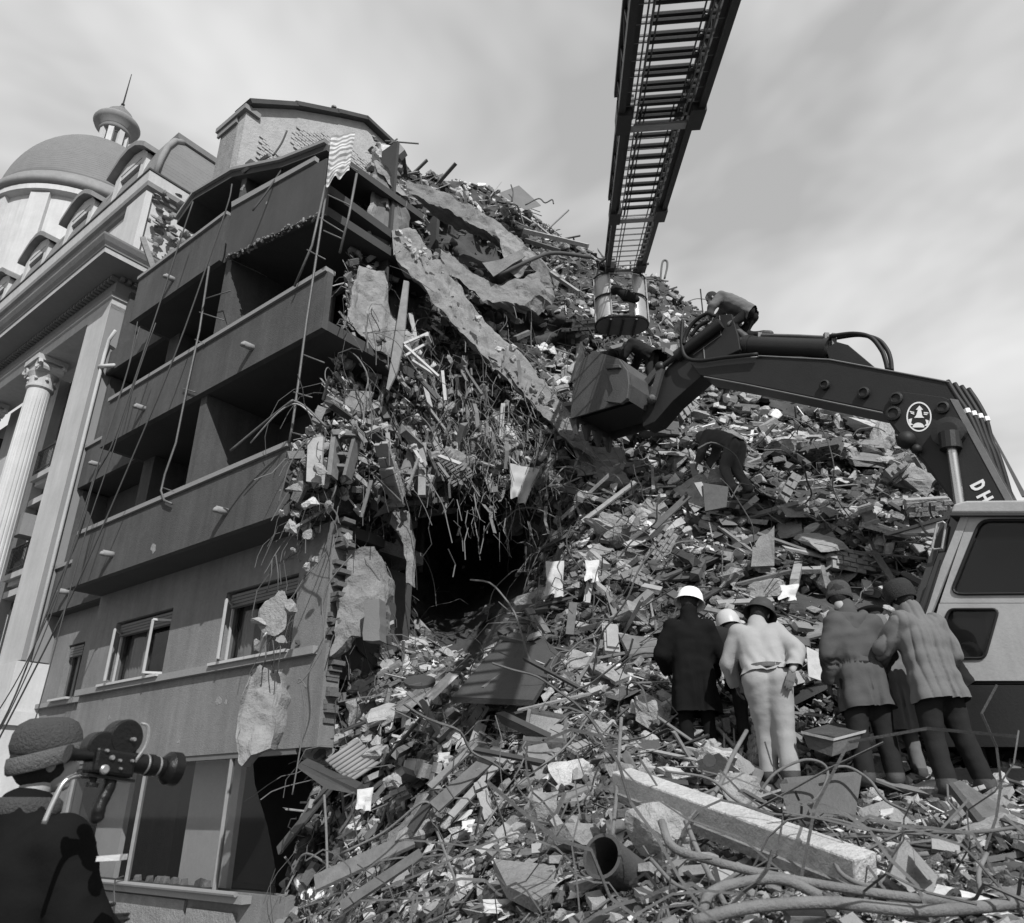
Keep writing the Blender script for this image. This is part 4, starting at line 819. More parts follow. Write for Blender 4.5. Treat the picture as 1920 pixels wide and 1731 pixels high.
# ================================================================== aerial ladder with rescue basket
TB = at(1172, 517, 12.5); TT = Vector((1.50, 4.56, 8.2)); ax = (TB - TT).normalized(); lat = ax.cross(Vector((0, 0, 1))).normalized(); upv = lat.cross(ax).normalized()
lad = thing('aerial_ladder', TT - ax * 1.6, 'long telescopic fire ladder seen from below, with rescue basket at its tip', 'ladder')
def ap(name, m, fn, parent=lad, **k): b = MB(); fn(b); return b.build(name, m, parent, **k)
Ltot = (TB - TT).length
def lp(s, w, h): return TT + ax * s + lat * w + upv * h
def s_of(v):     # distance along the ladder where its centre line meets picture height v
    lo, hi = -6., Ltot
    for _ in range(40):
        m_ = (lo + hi) / 2
        if topix(lp(m_, 0, 0))[1] < v: lo = m_
        else: hi = m_
    return lo
secs = [(-1.6, s_of(238), .88, 0.0, .42), (-1.6, s_of(418), .77, .06, .36), (s_of(200), Ltot, .67, .11, .3)]
for i, (s0, s1, W, h, dp) in enumerate(secs):
    sec = ap('ladder_section', 'ladder', lambda b: [b.bar(lp(s0, sg * W / 2, h), lp(s1, sg * W / 2, h), .075, .11, upv) for sg in (-1, 1)])
    for sg in (-1, 1):
        ap('top_rail', 'ladder', lambda b: b.bar(lp(s0, sg * (W / 2 + .015), h + dp), lp(s1, sg * (W / 2 + .015), h + dp), .06, .06, upv), sec)
        n = int((s1 - s0) / .62)
        def lat_(b):
            for k in range(n):
                a = s0 + (s1 - s0) * k / n; c = s0 + (s1 - s0) * (k + .5) / n; e = s0 + (s1 - s0) * (k + 1) / n
                b.bar(lp(a, sg * (W / 2 + .01), h), lp(c, sg * (W / 2 + .01), h + dp), .03, .035); b.bar(lp(c, sg * (W / 2 + .01), h + dp), lp(e, sg * (W / 2 + .01), h), .03, .035)
        ap('lattice', 'ladder', lat_, sec)
    n = int((s1 - s0) / .3)
    for k in range(n):
        s = s0 + .12 + k * .3
        if topix(lp(s, 0, h))[1] < -140: continue
        r_ = ap('rung', 'steel_pale', lambda b: b.tube([lp(s, -W / 2, h + .02), lp(s, W / 2, h + .02)], .017, 6), sec)
        if i < 2: ap('rubber_sleeve', 'rubber', lambda b: b.tube([lp(s, -W * .3, h + .02), lp(s, W * .3, h + .02)], .03, 8), r_)
    ap('end_plate', 'steel_pale' if i < 2 else 'ladder', lambda b: b.hexa([lp(s1 - .16, -W / 2, h - .045), lp(s1, -W / 2, h - .045), lp(s1, W / 2, h - .045), lp(s1 - .16, W / 2, h - .045), lp(s1 - .16, -W / 2, h - .02), lp(s1, -W / 2, h - .02), lp(s1, W / 2, h - .02), lp(s1 - .16, W / 2, h - .02)]), sec)
    for sg in (-1, 1):
        ap('roller_box', 'ladder', lambda b: b.hexa([lp(s1 - .5, sg * (W / 2 - .12), h - .08), lp(s1 - .02, sg * (W / 2 - .12), h - .08), lp(s1 - .02, sg * (W / 2 + .05), h - .08), lp(s1 - .5, sg * (W / 2 + .05), h - .08), lp(s1 - .5, sg * (W / 2 - .12), h + .1), lp(s1 - .02, sg * (W / 2 - .12), h + .1), lp(s1 - .02, sg * (W / 2 + .05), h + .1), lp(s1 - .5, sg * (W / 2 + .05), h + .1)]), sec)
        for d_ in (.13, .18): ap('pulley_cable', 'steel', lambda b: b.tube([lp(s0, sg * (W / 2 - d_), h - .03), lp(s1 - .3, sg * (W / 2 - d_), h - .03)], .009, 4), sec)
# basket
bc_ = at(1166, 612, 12.55); fx = Vector((1, 0, 0)); fy = Vector((0, 1, 0)); BWd, BDp, BH = .98, .56, 1.02
def stad(w, d, z, n=10):
    r = d / 2; out = []
    for k in range(n + 1): a = -math.pi / 2 + math.pi * k / n; out.append(bc_ + Vector((w / 2 - r + r * math.cos(a), r * math.sin(a), z)))
    for k in range(n + 1): a = math.pi / 2 + math.pi * k / n; out.append(bc_ + Vector((-w / 2 + r + r * math.cos(a), r * math.sin(a), z)))
    return out
bas = ap('basket_floor', 'basket_floor', lambda b: b.prism(stad(BWd, BDp, 0), (0, 0, .05)))
ap('floor_rim', 'iron', lambda b: b.tube(stad(BWd + .03, BDp + .03, .03) + [stad(BWd + .03, BDp + .03, .03)[0]], .022, 6), bas)
ap('floor_bar', 'iron', lambda b: [b.bar(bc_ + Vector((x, -BDp / 2, -.02)), bc_ + Vector((x, BDp / 2, -.02)), .035, .03) for x in (-.24, .0, .24)], bas)
for sg in (-1, 1):
    def sheet(b):
        n = 14; V = []
        for z in (.08, BH):
            for k in range(n + 1):
                a = -math.pi / 2 + math.pi * k / n
                for rr in (BDp / 2, BDp / 2 - .012): V.append(bc_ + Vector((sg * (BWd / 2 - BDp / 2 + rr * math.cos(a)), rr * math.sin(a), z)))
            pass
        m_ = 2 * (n + 1); F = []
        for k in range(n):
            F += [(2 * k, 2 * k + 2, m_ + 2 * k + 2, m_ + 2 * k), (2 * k + 1, m_ + 2 * k + 1, m_ + 2 * k + 3, 2 * k + 3)]
        b.add(V, F)
    ap('basket_sheet', 'basket', sheet, bas, smooth=True)
for z in (.55, BH + .02):
    ap('basket_hoop', 'iron', lambda b: b.tube(stad(BWd + .05, BDp + .05, z) + [stad(BWd + .05, BDp + .05, z)[0]], .018, 6), bas)
for x in (-.22, .22):
    ap('basket_post', 'steel_pale', lambda b: b.tube([bc_ + Vector((x, -BDp / 2 - .02, .02)), bc_ + Vector((x, -BDp / 2 - .02, BH + .3))], .014, 6), bas)
    ap('basket_post', 'steel_pale', lambda b: b.tube([bc_ + Vector((x * 2.3, -.1, .02)), bc_ + Vector((x * 2.3, -.1, BH))], .014, 6), bas)
ap('basket_crossbar', 'steel_pale', lambda b: [b.tube([bc_ + Vector((-.22, -BDp / 2 - .02, z)), bc_ + Vector((.22, -BDp / 2 - .02, z))], .014, 6) for z in (.35, .66, BH)], bas)
ap('basket_arm', 'ladder', lambda b: [b.tube([bc_ + Vector((sg * .46, 0, BH)), bc_ + Vector((sg * .38, -.15, BH + .35)), lp(Ltot - .3, sg * .33, .3)], .022, 6) for sg in (-1, 1)], bas)
blk = bc_ + Vector((0, -BDp / 2 - .02, .55))
rb = MB(); rb.tube(bez([blk + Vector((-.2, -.03, .06)), blk + Vector((-.1, -.07, .02)), blk + Vector((.02, -.08, -.08)), blk + Vector((.14, -.09, -.17)), blk + Vector((.3, -.07, -.2))], 5), [.05, .085, .1, .105, .1, .09, .085, .08, .08, .09, .1, .115, .12, .1, .085, .08, .085, .09, .08, .06, .03], 10)
rb.build('rolled_jacket', 'cloth_dark', label='rolled dark jacket slung over the front bar of the rescue basket', cat='jacket', smooth=True)
# ================================================================== people
def capsule(b, a, c, ra, rc, n=12):
    a = Vector(a); c = Vector(c); d = c - a; l = d.length; d = d.normalized(); P = []; R = []
    for k in range(4): t = math.pi / 2 * (1 - k / 4); P.append(a - d * ra * math.sin(t)); R.append(max(ra * math.cos(t), .002))
    P.append(a); R.append(ra); P.append(c); R.append(rc)
    for k in range(1, 5): t = math.pi / 2 * k / 4; P.append(c + d * rc * math.sin(t)); R.append(max(rc * math.cos(t), .002))
    b.tube(P, R, n)
def fused(b, voxel, smooth=6):
    me = bpy.data.meshes.new('tmp'); me.from_pydata(b.v, [], b.f); o = bpy.data.objects.new('tmp', me); C.objects.link(o)
    r = o.modifiers.new('r', 'REMESH'); r.mode = 'VOXEL'; r.voxel_size = voxel
    s = o.modifiers.new('s', 'SMOOTH'); s.factor = .5; s.iterations = smooth
    dg = bpy.context.evaluated_depsgraph_get(); ev = o.evaluated_get(dg); m2 = ev.to_mesh()
    V = np.empty(len(m2.vertices) * 3); m2.vertices.foreach_get('co', V); F = [tuple(p.vertices) for p in m2.polygons]
    N = np.empty(len(m2.vertices) * 3); m2.vertices.foreach_get('normal', N)
    ev.to_mesh_clear(); bpy.data.objects.remove(o); bpy.data.meshes.remove(me); return V.reshape(-1, 3), F, N.reshape(-1, 3)
def emit(name, V, F, mats, parent, zone=None):
    b = MB(); b.v = [tuple(p) for p in V]; b.f = F
    if zone is not None:
        Va = np.asarray(V); b.mi = [int(zone(Va[list(f)].mean(0))) for f in F]
    else: b.mi = [0] * len(F)
    return b.build(name, mats, parent, smooth=True)
def bisect(V, F, p, n):
    bm = bmesh.new(); vs_ = [bm.verts.new(v) for v in V]
    for f in F:
        try: bm.faces.new([vs_[i] for i in f])
        except ValueError: pass
    bmesh.ops.bisect_plane(bm, geom=bm.verts[:] + bm.edges[:] + bm.faces[:], plane_co=p, plane_no=n, clear_inner=True)
    bm.verts.index_update(); V2 = np.array([v.co[:] for v in bm.verts]); F2 = [tuple(v.index for v in f.verts) for f in bm.faces]; bm.free(); return V2, F2
def clip(V, F, tests):        # drop faces failing a test (hems and cuffs)
    Va = np.asarray(V); ok = np.ones(len(Va), bool)
    for p, n in tests: ok &= ((Va - np.array(p)) @ np.array(n)) > 0
    return V, [f for f in F if all(ok[i] for i in f)]
DEF = dict(hipL=(-.10, 0, .92), hipR=(.10, 0, .92), kneeL=(-.11, .02, .50), kneeR=(.11, .02, .50), ankL=(-.12, -.02, .09), ankR=(.12, -.02, .09), toeL=(-.14, .16, .04), toeR=(.14, .16, .04),
           waist=(0, 0, 1.06), chest=(0, .01, 1.30), neck=(0, .01, 1.48), head=(0, .04, 1.66), shL=(-.17, 0, 1.40), shR=(.17, 0, 1.40), elL=(-.25, -.02, 1.13), elR=(.25, -.02, 1.13), wrL=(-.25, .10, .90), wrR=(.25, .10, .90))
class Person:
    def __init__(s, label, base, yaw, pose=None, H=1.76, group=None):
        s.t = thing('person', base, label, 'person', group); s.k = H / 1.76; s.yaw = yaw; s.base = Vector(base); s.j = dict(DEF); s.j.update(pose or {})
    def w(s, p): p = Vector(p) * s.k; c, n = math.cos(s.yaw), math.sin(s.yaw); return s.base + Vector((c * p.x - n * p.y, n * p.x + c * p.y, p.z))
    def J(s, n): return s.w(s.j[n]) if isinstance(n, str) else s.w(n)
    def body(s, mats, build=.96, voxel=.02, hands=True, trouser=1.0):
        b = MB(); J = s.J; k = s.k * build; tr = trouser
        for q in 'LR':
            capsule(b, J('hip' + q), J('knee' + q), .1 * k * tr, .076 * k * tr); capsule(b, J('knee' + q), J('ank' + q), .072 * k * tr, .066 * k * tr)
            capsule(b, J('ank' + q) - Vector((0, 0, .03)), J('toe' + q), .05 * k, .036 * k)
            capsule(b, J('sh' + q), J('el' + q), .062 * k, .048 * k); capsule(b, J('el' + q), J('wr' + q), .047 * k, .034 * k)
            capsule(b, J('chest'), J('sh' + q), .11 * k, .07 * k); capsule(b, J('waist'), J('hip' + q), .12 * k, .115 * k); capsule(b, J('waist') + (J('sh' + q) - J('neck')) * .35, J('chest') + (J('sh' + q) - J('neck')) * .45, .105 * k, .125 * k)
        capsule(b, J('chest'), J('neck'), .1 * k, .06 * k); capsule(b, J('neck'), J('head') - (J('head') - J('neck')) * .35, .058 * k, .058 * k)
        V, F, N = fused(b, voxel)
        V = V + N * np.array([.007 * mnoise.fractal(Vector((p[0] * 6, p[1] * 6, p[2] * 9)), 1., 2., 2) + .009 * (.3 - abs(mnoise.noise(Vector((p[0] * 5 + p[2] * 5, p[1] * 5, p[2] * 8 - p[0] * 3))))) for p in V])[:, None]
        nk = J('neck'); ank = [J('ankL'), J('ankR')]; hz = (J('hipL').z + J('hipR').z) / 2; wr = [J('wrL'), J('wrR')]; wst = J('waist'); ups = (J('chest') - wst).normalized()
        def zone(c):
            c = Vector(c)
            if (c - nk).dot(ups) > .02 and (c - nk).length < .25: return 2
            if min((c - a).length for a in ank) < .2 and c.z < max(a.z for a in ank) + .04: return 3
            if (c - wst).dot(ups) < -.02 and min((c - q).length for q in wr) > .1: return 1
            return 0
        s.b = emit('body', V, F, mats, s.t, zone)
        # head with face and ears
        h = MB(); hd = J('head'); fwd = s.face; rt = s.right; up2 = rt.cross(fwd).normalized(); M3 = Matrix((rt, fwd, up2)).transposed(); kk = s.k * 1.07
        def hp_(x, y, z): return hd + M3 @ Vector((x, y, z)) * kk
        def el(c, r): 
            bm = MB(); bm.ico((0, 0, 0), 1, 3); h.add([hp_(c[0] + v[0] * r[0], c[1] + v[1] * r[1], c[2] + v[2] * r[2]) for v in bm.v], bm.f)
        el((0, -.005, .035), (.077, .097, .085)); el((0, .03, -.04), (.058, .07, .07)); el((0, .055, -.085), (.035, .035, .025)); el((0, .098, -.025), (.013, .02, .022)); el((0, .085, -.06), (.024, .012, .008)); el((0, -.03, -.1), (.05, .05, .06))
        for sx in (-1, 1): el((sx * .076, -.005, -.01), (.012, .022, .034)); el((sx * .03, .08, .02), (.016, .014, .007))
        V2, F2, _ = fused(h, .008, 4); s.hd = emit('head', V2, F2, ['skin'], s.t); s.hp_ = hp_
        for sx in (-1, 1): e = MB(); e.ico(hp_(sx * .031, .085, .005), .011 * kk, 2); e.build('eye', 'hair', s.hd)
        if hands: s.hand('L'); s.hand('R')
        return s
    def look(s, yaw=0, pitch=0, roll=0):
        a = s.yaw + yaw; f = Vector((-math.sin(a) * math.cos(pitch), math.cos(a) * math.cos(pitch), math.sin(pitch))); r = Vector((math.cos(a), math.sin(a), 0)); r = (Matrix.Rotation(roll, 3, f) @ r)
        s.face = f; s.right = r.normalized(); return s
    def hand(s, q, d=None, palm=None, m='skin_dark', curl=.5):
        wr = s.J('wr' + q); el_ = s.J('el' + q); d = (Vector(d) if d else (wr - el_)).normalized(); pn = Vector(palm) if palm else Vector((1 if q == 'L' else -1, 0, 0)); pn = (pn - d * pn.dot(d)).normalized(); sd = d.cross(pn).normalized()
        if q == 'L': sd = -sd
        k = s.k; b = MB(); c0 = wr + d * .02 * k
        for i, o_ in enumerate((-.03, -.01, .01, .03)): capsule(b, c0 + sd * o_ * .7 * k, c0 + d * .075 * k + sd * o_ * k, .016 * k, .0125 * k, 8)
        for i, (o_, ln) in enumerate(((-.032, .058), (-.011, .072), (.011, .078), (.032, .07))):
            p = c0 + d * .08 * k + sd * o_ * k; dd = d
            for j in range(3):
                dd = (dd + pn * curl * .55).normalized(); p2 = p + dd * ln * k * (.45, .32, .26)[j]; capsule(b, p, p2, (.0095 - .001 * j) * k, (.009 - .001 * j) * k, 8); p = p2
        t0 = c0 + d * .02 * k + sd * .03 * k; t1 = t0 + (d * .6 + sd * .7 + pn * .25).normalized() * .04 * k; t2 = t1 + (d * .9 + sd * .2 + pn * .4).normalized() * .032 * k
        capsule(b, t0, t1, .014 * k, .011 * k, 8); capsule(b, t1, t2, .011 * k, .009 * k, 8)
        V, F, _ = fused(b, .0055, 2); return emit('hand', V, F, [m], s.t)
    def garment(s, name, m, hem=None, len_=.62, flare=1.15, thick=.03, build=1., voxel=.018, cuffs=.02, wr_amp=.012, fn=None, gather=None, collar=.05, open_=False):
        """jacket or coat: sleeves and body fused, cut at the hem and cuffs"""
        b = MB(); J = s.J; k = s.k * build; up2 = (J('chest') - J('waist')).normalized(); hipc = (J('hipL') + J('hipR')) / 2; dn = (hipc - J('waist')).normalized(); side = (J('shR') - J('shL')).normalized()
        t = thick
        for q in 'LR':
            sg = -1 if q == 'L' else 1
            capsule(b, J('sh' + q), J('el' + q), (.072 + t) * k, (.058 + t) * k); capsule(b, J('el' + q), J('wr' + q) + (J('wr' + q) - J('el' + q)).normalized() * .03, (.056 + t) * k, (.047 + t * .6) * k)
            capsule(b, J('chest') + side * sg * .05, J('sh' + q), (.12 + t) * k, (.078 + t) * k); capsule(b, J('waist') + side * sg * .075 * k, J('chest') + side * sg * .08 * k, (.108 + t) * k, (.125 + t) * k)
            e = J('waist') + dn * len_ * s.k * .8; capsule(b, J('waist') + side * sg * .07 * k, e + side * sg * .085 * flare * k, (.112 + t) * k, (.135 + t) * flare * k)
        capsule(b, J('chest'), J('neck') + up2 * collar, (.11 + t) * k, (.064 + t) * k)
        V, F, N = fused(b, voxel)
        hemp = J('waist') + dn * len_ * s.k * .62
        zz = (V - np.array(J('waist'))) @ np.array(up2)
        sx = (V - np.array(J('waist'))) @ np.array(side); fy = (V - np.array(J('waist'))) @ np.array(side.cross(up2))
        ang = np.arctan2(sx, fy)
        amp = wr_amp * np.array([mnoise.fractal(Vector((p[0] * 4, p[1] * 4, p[2] * 8)), 1., 2., 2) + .9 * (.35 - abs(mnoise.noise(Vector((p[0] * 7 + p[2] * 4, p[1] * 7, p[2] * 9 - p[0] * 4))))) for p in V])
        low = np.clip(-zz / .3, 0, 1.2); amp = amp + .012 * low * np.sin(ang * 9 + 1.5 * np.sin(ang * 3))
        if fn is not None: amp = amp + fn(zz, ang, sx, V)
        V = V + N * amp[:, None]
        if gather is not None: 
            g = np.exp(-((zz - gather) / .035) ** 2); V = V - N * (g * .022)[:, None] + N * (g * .010 * np.sin(ang * 46))[:, None]
        V, F = bisect(V, F, hemp, up2)
        keep = []
        wq = [(np.array(J('wr' + q) - (J('wr' + q) - J('el' + q)).normalized() * cuffs), np.array((J('wr' + q) - J('el' + q)).normalized())) for q in 'LR']
        for f in F:
            c = V[list(f)].mean(0); bad = False
            for p, d in wq:
                if np.linalg.norm(c - p) < .14 and (c - p) @ d > 0: bad = True
            if not bad: keep.append(f)
        used = sorted({i for f in keep for i in f}); rm = {i: j for j, i in enumerate(used)}
        return emit(name, V[used], [tuple(rm[i] for i in f) for f in keep], [m], s.t)
    def cap(s, prof, m, name='helmet', sc=(1, 1), tilt=0, n=24, brim=None):
        hp_ = s.hp_; b = MB(); V = []
        for r, z in prof:
            for i in range(n):
                a = 2 * math.pi * i / n; V.append(hp_(r * math.cos(a) * sc[0], r * math.sin(a) * sc[1] - .005, z + tilt * r * math.sin(a)))
        F = [(j * n + i, j * n + (i + 1) % n, (j + 1) * n + (i + 1) % n, (j + 1) * n + i) for j in range(len(prof) - 1) for i in range(n)] + [tuple((len(prof) - 1) * n + i for i in range(n))]
        b.add(V, F); return b.build(name, m, s.t, smooth=True)
    def hair(s, z0=-.06, back=1.0, m='hair'):
        b = MB(); bm = MB(); bm.ico((0, 0, 0), 1, 3); r = random.Random(4); V = []; 
        for v in bm.v:
            q = 1 + .05 * mnoise.noise(Vector(v) * 6); V.append((v[0] * .088 * q, v[1] * .108 * q - .012, v[2] * .118 * q + .02))
        F = [f for f in bm.f if not (np.mean([V[i][1] for i in f]) > .045 and np.mean([V[i][2] for i in f]) < .085) and np.mean([V[i][2] for i in f]) > z0 - .03]
        b.add([s.hp_(*v) for v in V], F); return b.build('hair', m, s.t, smooth=True)
HELM = [(.155, -.015), (.15, -.005), (.128, .0), (.125, .05), (.115, .095), (.09, .135), (.05, .158), (.012, .165)]
BOWL = [(.118, -.03), (.122, .0), (.12, .05), (.108, .1), (.08, .138), (.04, .158), (.01, .163)]
BEAN = [(.105, -.03), (.112, -.02), (.112, .02), (.102, .03), (.104, .06), (.096, .1), (.075, .13), (.04, .147), (.01, .15)]
BERET = [(.085, .02), (.095, .04), (.14, .07), (.145, .085), (.12, .11), (.06, .125), (.01, .125)]
FURC = [(.11, -.04), (.125, .0), (.128, .05), (.12, .1), (.1, .13), (.06, .15), (.01, .155)]
def stand(u, v, Y, z=None): p = at(u, v, Y); return Vector((p.x, p.y, p.z if z is None else z))
# -- man in the long dark coat and white hard hat
p = Person('man in a long dark coat and white hard hat, back to the street', stand(1318, 1456, 8.1), .05, dict(head=(.06, .1, 1.68), neck=(.03, .05, 1.5), chest=(.0, .03, 1.3), wrL=(-.2, .2, .98), elL=(-.3, .02, 1.13), wrR=(.16, .24, 1.02), elR=(.3, .03, 1.12)), 1.8)
p.look(-.5, -.35, .1).body(['cloth_black', 'cloth_black', 'skin', 'leather']); p.garment('coat', 'cloth_black', len_=.8, flare=1.05, thick=.03, build=.96, collar=.085)
p.hair(-.09); p.cap(HELM, 'helmet_white'); 
# -- man in the pale boiler suit, one hand behind his back
p = Person('man in a pale boiler suit with belt, bending forward, one hand on his hip', stand(1463, 1476, 7.4), -.12, dict(waist=(0, .03, 1.04), chest=(.0, .14, 1.28), neck=(.03, .23, 1.45), head=(.08, .3, 1.59), shL=(-.17, .17, 1.38), shR=(.18, .16, 1.38), elR=(.31, -.04, 1.16), wrR=(.2, -.2, .96), elL=(-.3, .22, 1.1), wrL=(-.22, .38, .92), hipL=(-.1, -.02, .93), hipR=(.1, -.04, .92), kneeR=(.1, .0, .5), ankR=(.1, -.03, .09), kneeL=(-.04, .12, .5), ankL=(-.05, .14, .09)), 1.76)
p.look(-.35, -.5, .2).body(['cloth_pale', 'cloth_pale', 'skin', 'leather'], 1.0, trouser=1.32, hands=False); p.hand('R', (-.35, .0, -.85), (.1, 1, .1), curl=.25); p.hand('L')
p.garment('boiler_suit_top', 'cloth_pale', len_=.2, flare=1.0, thick=.026, build=.98, collar=.05, wr_amp=.007, fn=lambda zz, ang, sx, V: .006 * np.sin(sx * 60 + 3 * np.sin(zz * 9)) * np.clip(.22 - zz, 0, .2) * 5)
bl = MB(); c = p.J('waist') + Vector((0, -.015, -.055)); bl.lathe([(1, -.022), (1.02, -.01), (1.02, .012), (1, .022)], (0, 0, 0), 28); Mt = Matrix.Rotation(-.12, 3, 'Z') @ Matrix.Rotation(-.3, 3, 'X'); bl.v = [tuple(c + Mt @ Vector((v[0] * .212, v[1] * .172, v[2]))) for v in bl.v]; bl.build('belt', 'leather', p.t)
bc2 = MB(); q = c + Mt @ Vector((.1, -.158, 0)); bc2.tube([q + Vector(v) for v in ((-.03, 0, -.018), (.03, .015, -.022), (.03, .015, .018), (-.03, 0, .022), (-.03, 0, -.018))], .006, 6); bc2.build('buckle', 'steel_pale', p.t)
p.hair(-.1); p.cap(HELM, 'helmet_dark')
# -- helper with a grey helmet, hidden in front of him
p = Person('man with a plain grey helmet stooping in front of the boiler suit', stand(1424, 1440, 8.3), .1, dict(waist=(0, .05, 1.02), chest=(0, .2, 1.25), neck=(0, .3, 1.38), head=(.0, .38, 1.49), shL=(-.19, .22, 1.33), shR=(.19, .22, 1.33), elL=(-.25, .35, 1.1), elR=(.25, .35, 1.1), wrL=(-.15, .5, .95), wrR=(.15, .5, .95)), 1.78)
p.look(.1, -.3).body(['cloth_dark', 'cloth_dark', 'skin', 'leather']); p.garment('jacket', 'cloth_dark', len_=.4); p.hair(-.1); p.cap(BOWL, 'helmet_grey')
# -- man in the hooded parka
p = Person('man in a hooded parka drawn in at the waist, wearing a knitted cap', stand(1655, 1478, 7.3), .06, dict(head=(-.04, .09, 1.68), chest=(-.01, .04, 1.3), neck=(-.02, .05, 1.5), wrL=(-.24, .16, .9), elL=(-.29, .0, 1.12), wrR=(.22, .2, .95), elR=(.29, .02, 1.12), kneeL=(-.12, .02, .5), ankL=(-.14, -.02, .09)), 1.78)
p.look(-.6, -.25).body(['cloth_grey', 'cloth_dark', 'skin', 'leather'], trouser=1.3); p.garment('parka', 'cloth_grey', len_=.68, flare=1.06, thick=.034, build=.96, gather=-.02, collar=.085)
b = MB(); c = p.J('neck') + Vector((0, -.07, -.02)); 
for k in range(9): a = -1.3 + k * .325; capsule(b, c + Vector((.15 * math.sin(a), .09 - .1 * math.cos(a), .02 - .05 * math.cos(a))), c + Vector((.1 * math.sin(a), .05 - .08 * math.cos(a), -.05 - .1 * math.cos(a))), .06, .045)
V, F, N = fused(b, .016, 5); emit('hood', V + N * np.array([.01 * mnoise.noise(Vector(q) * 14) for q in V])[:, None], F, ['cloth_grey'], p.t)
p.hair(-.07); p.cap(BEAN, 'knit', 'knitted_cap')
# -- man in the quilted jacket
def qf(zz, ang, sx, V): return .017 * np.abs(np.sin(sx * 48)) ** .5 - .012 + .004 * np.sin(zz * 40)
p = Person('man in a grey quilted work jacket and black fur cap', stand(1800, 1494, 7.0), .32, dict(head=(-.02, .16, 1.67), neck=(.0, .1, 1.5), chest=(.0, .06, 1.3), waist=(0, .02, 1.05), shL=(-.17, .06, 1.41), shR=(.17, .05, 1.41), elL=(-.27, .22, 1.2), wrL=(-.16, .42, 1.12), elR=(.26, .0, 1.15), wrR=(.22, .16, .95), kneeR=(.15, .0, .5), ankR=(.24, -.06, .09), kneeL=(-.1, .05, .5)), 1.8)
p.look(.1, -.3).body(['quilt', 'cloth_dark', 'skin', 'leather'], trouser=1.3); p.garment('quilted_jacket', 'quilt', len_=.52, flare=1.06, thick=.036, build=.96, fn=qf, voxel=.011, collar=.05, wr_amp=.006); p.hair(-.08); p.cap(FURC, 'hair', 'fur_cap')
# -- man with a beret between the parka and the quilted jacket
p = Person('man with a dark beret seen between the parka and the quilted jacket', stand(1706, 1470, 7.75), .15, dict(head=(-.02, .1, 1.58), wrR=(.26, .12, .85)), 1.7)
p.look(.3, -.2).body(['cloth_mid', 'cloth_mid', 'skin', 'leather'], trouser=1.1); p.garment('overcoat', 'cloth_mid', len_=.95, flare=1.1, thick=.035); p.hair(-.08); p.cap(BERET, 'cloth_black', 'beret')
# -- man mostly hidden behind the quilted jacket
p = Person('man in dark clothes mostly hidden behind the quilted jacket beside the cab', stand(1862, 1475, 7.55), .5, dict(head=(-.1, .2, 1.42), neck=(-.05, .12, 1.3), chest=(0, .08, 1.15), shL=(-.19, .05, 1.25), shR=(.19, .05, 1.25), elR=(.3, .1, 1.02), wrR=(.2, .3, .95), elL=(-.28, .1, 1.0), wrL=(-.2, .3, .9)), 1.7)
p.look(.3, -.3).body(['cloth_dark', 'cloth_dark', 'skin', 'leather']); p.garment('jacket', 'cloth_dark', len_=.45); p.hair(-.08)
# -- man climbing over the excavator boom
pb = bpt(1396, 668, .28)
p = Person('man in a pale jacket crouching on top of the excavator boom', pb + Vector((.02, 0, .16)), 1.15, dict(hipL=(-.1, -.16, .62), hipR=(.1, -.18, .62), kneeL=(-.12, .16, .42), kneeR=(.13, .02, .34), ankL=(-.1, -.05, .14), ankR=(.12, -.42, .24), toeL=(-.1, .12, .1), toeR=(.13, -.26, .16), waist=(0, -.08, .74), chest=(0, .14, .92), neck=(.02, .3, 1.02), head=(.02, .42, 1.12), shL=(-.18, .24, 1.0), shR=(.18, .24, 1.0), elL=(-.24, .4, .8), elR=(.22, .42, .78), wrL=(-.16, .52, .58), wrR=(.16, .56, .58)), 1.76)
p.look(.1, -.45).body(['cloth_mid', 'cloth_dark', 'skin', 'leather'], hands=True); p.garment('jacket', 'cloth_mid', len_=.34, flare=.98, thick=.02, voxel=.015); p.hair(-.07)
# -- man digging on the slope
ps = surf(1385, 925, -.05)
p = Person('man in overalls bending down on the slope, prising with a long bar', ps, .75, dict(hipL=(-.1, -.05, .88), hipR=(.1, -.08, .88), waist=(0, .04, 1.0), chest=(0, .26, 1.14), neck=(0, .42, 1.2), head=(-.02, .55, 1.24), shL=(-.18, .36, 1.2), shR=(.18, .36, 1.2), elL=(-.2, .5, .92), elR=(.2, .5, .95), wrL=(-.1, .68, .78), wrR=(.1, .62, .72), kneeL=(-.1, .16, .5), ankL=(-.11, .04, .09), kneeR=(.1, .04, .47), ankR=(.12, -.14, .09)), 1.7)
p.look(.1, -.8).body(['cloth_grey', 'cloth_grey', 'skin', 'leather'], trouser=1.35); p.garment('jacket', 'cloth_grey', len_=.3, thick=.03, flare=1.0); p.hair(-.06); p.cap(BEAN, 'cloth_mid', 'cap')
w_ = (p.J('wrL') + p.J('wrR')) / 2; dd_ = Vector((-.45, .1, .35)).normalized()
MB().tube([w_ + dd_ * .35, w_ - dd_ * .2, w_ - dd_ * .75], .017, 8).build('prying_bar', 'steel_pale', label='long steel bar held by the man bending on the slope', cat='bar')
sh = MB(); s0 = w_ + Vector((.0, 0, .12)); s1 = s0 + Vector((.42, -.15, -.85)); sh.tube([s0, s1], .016, 8); sh.prism([s1 + Vector(q) for q in ((-.1, 0, 0), (.1, 0, .02), (.11, 0, -.2), (.02, 0, -.3), (-.09, 0, -.2))], (0, .012, 0)); sh.build('shovel', 'wood_pale', label='shovel with pale handle leaning beside the bending man', cat='shovel')
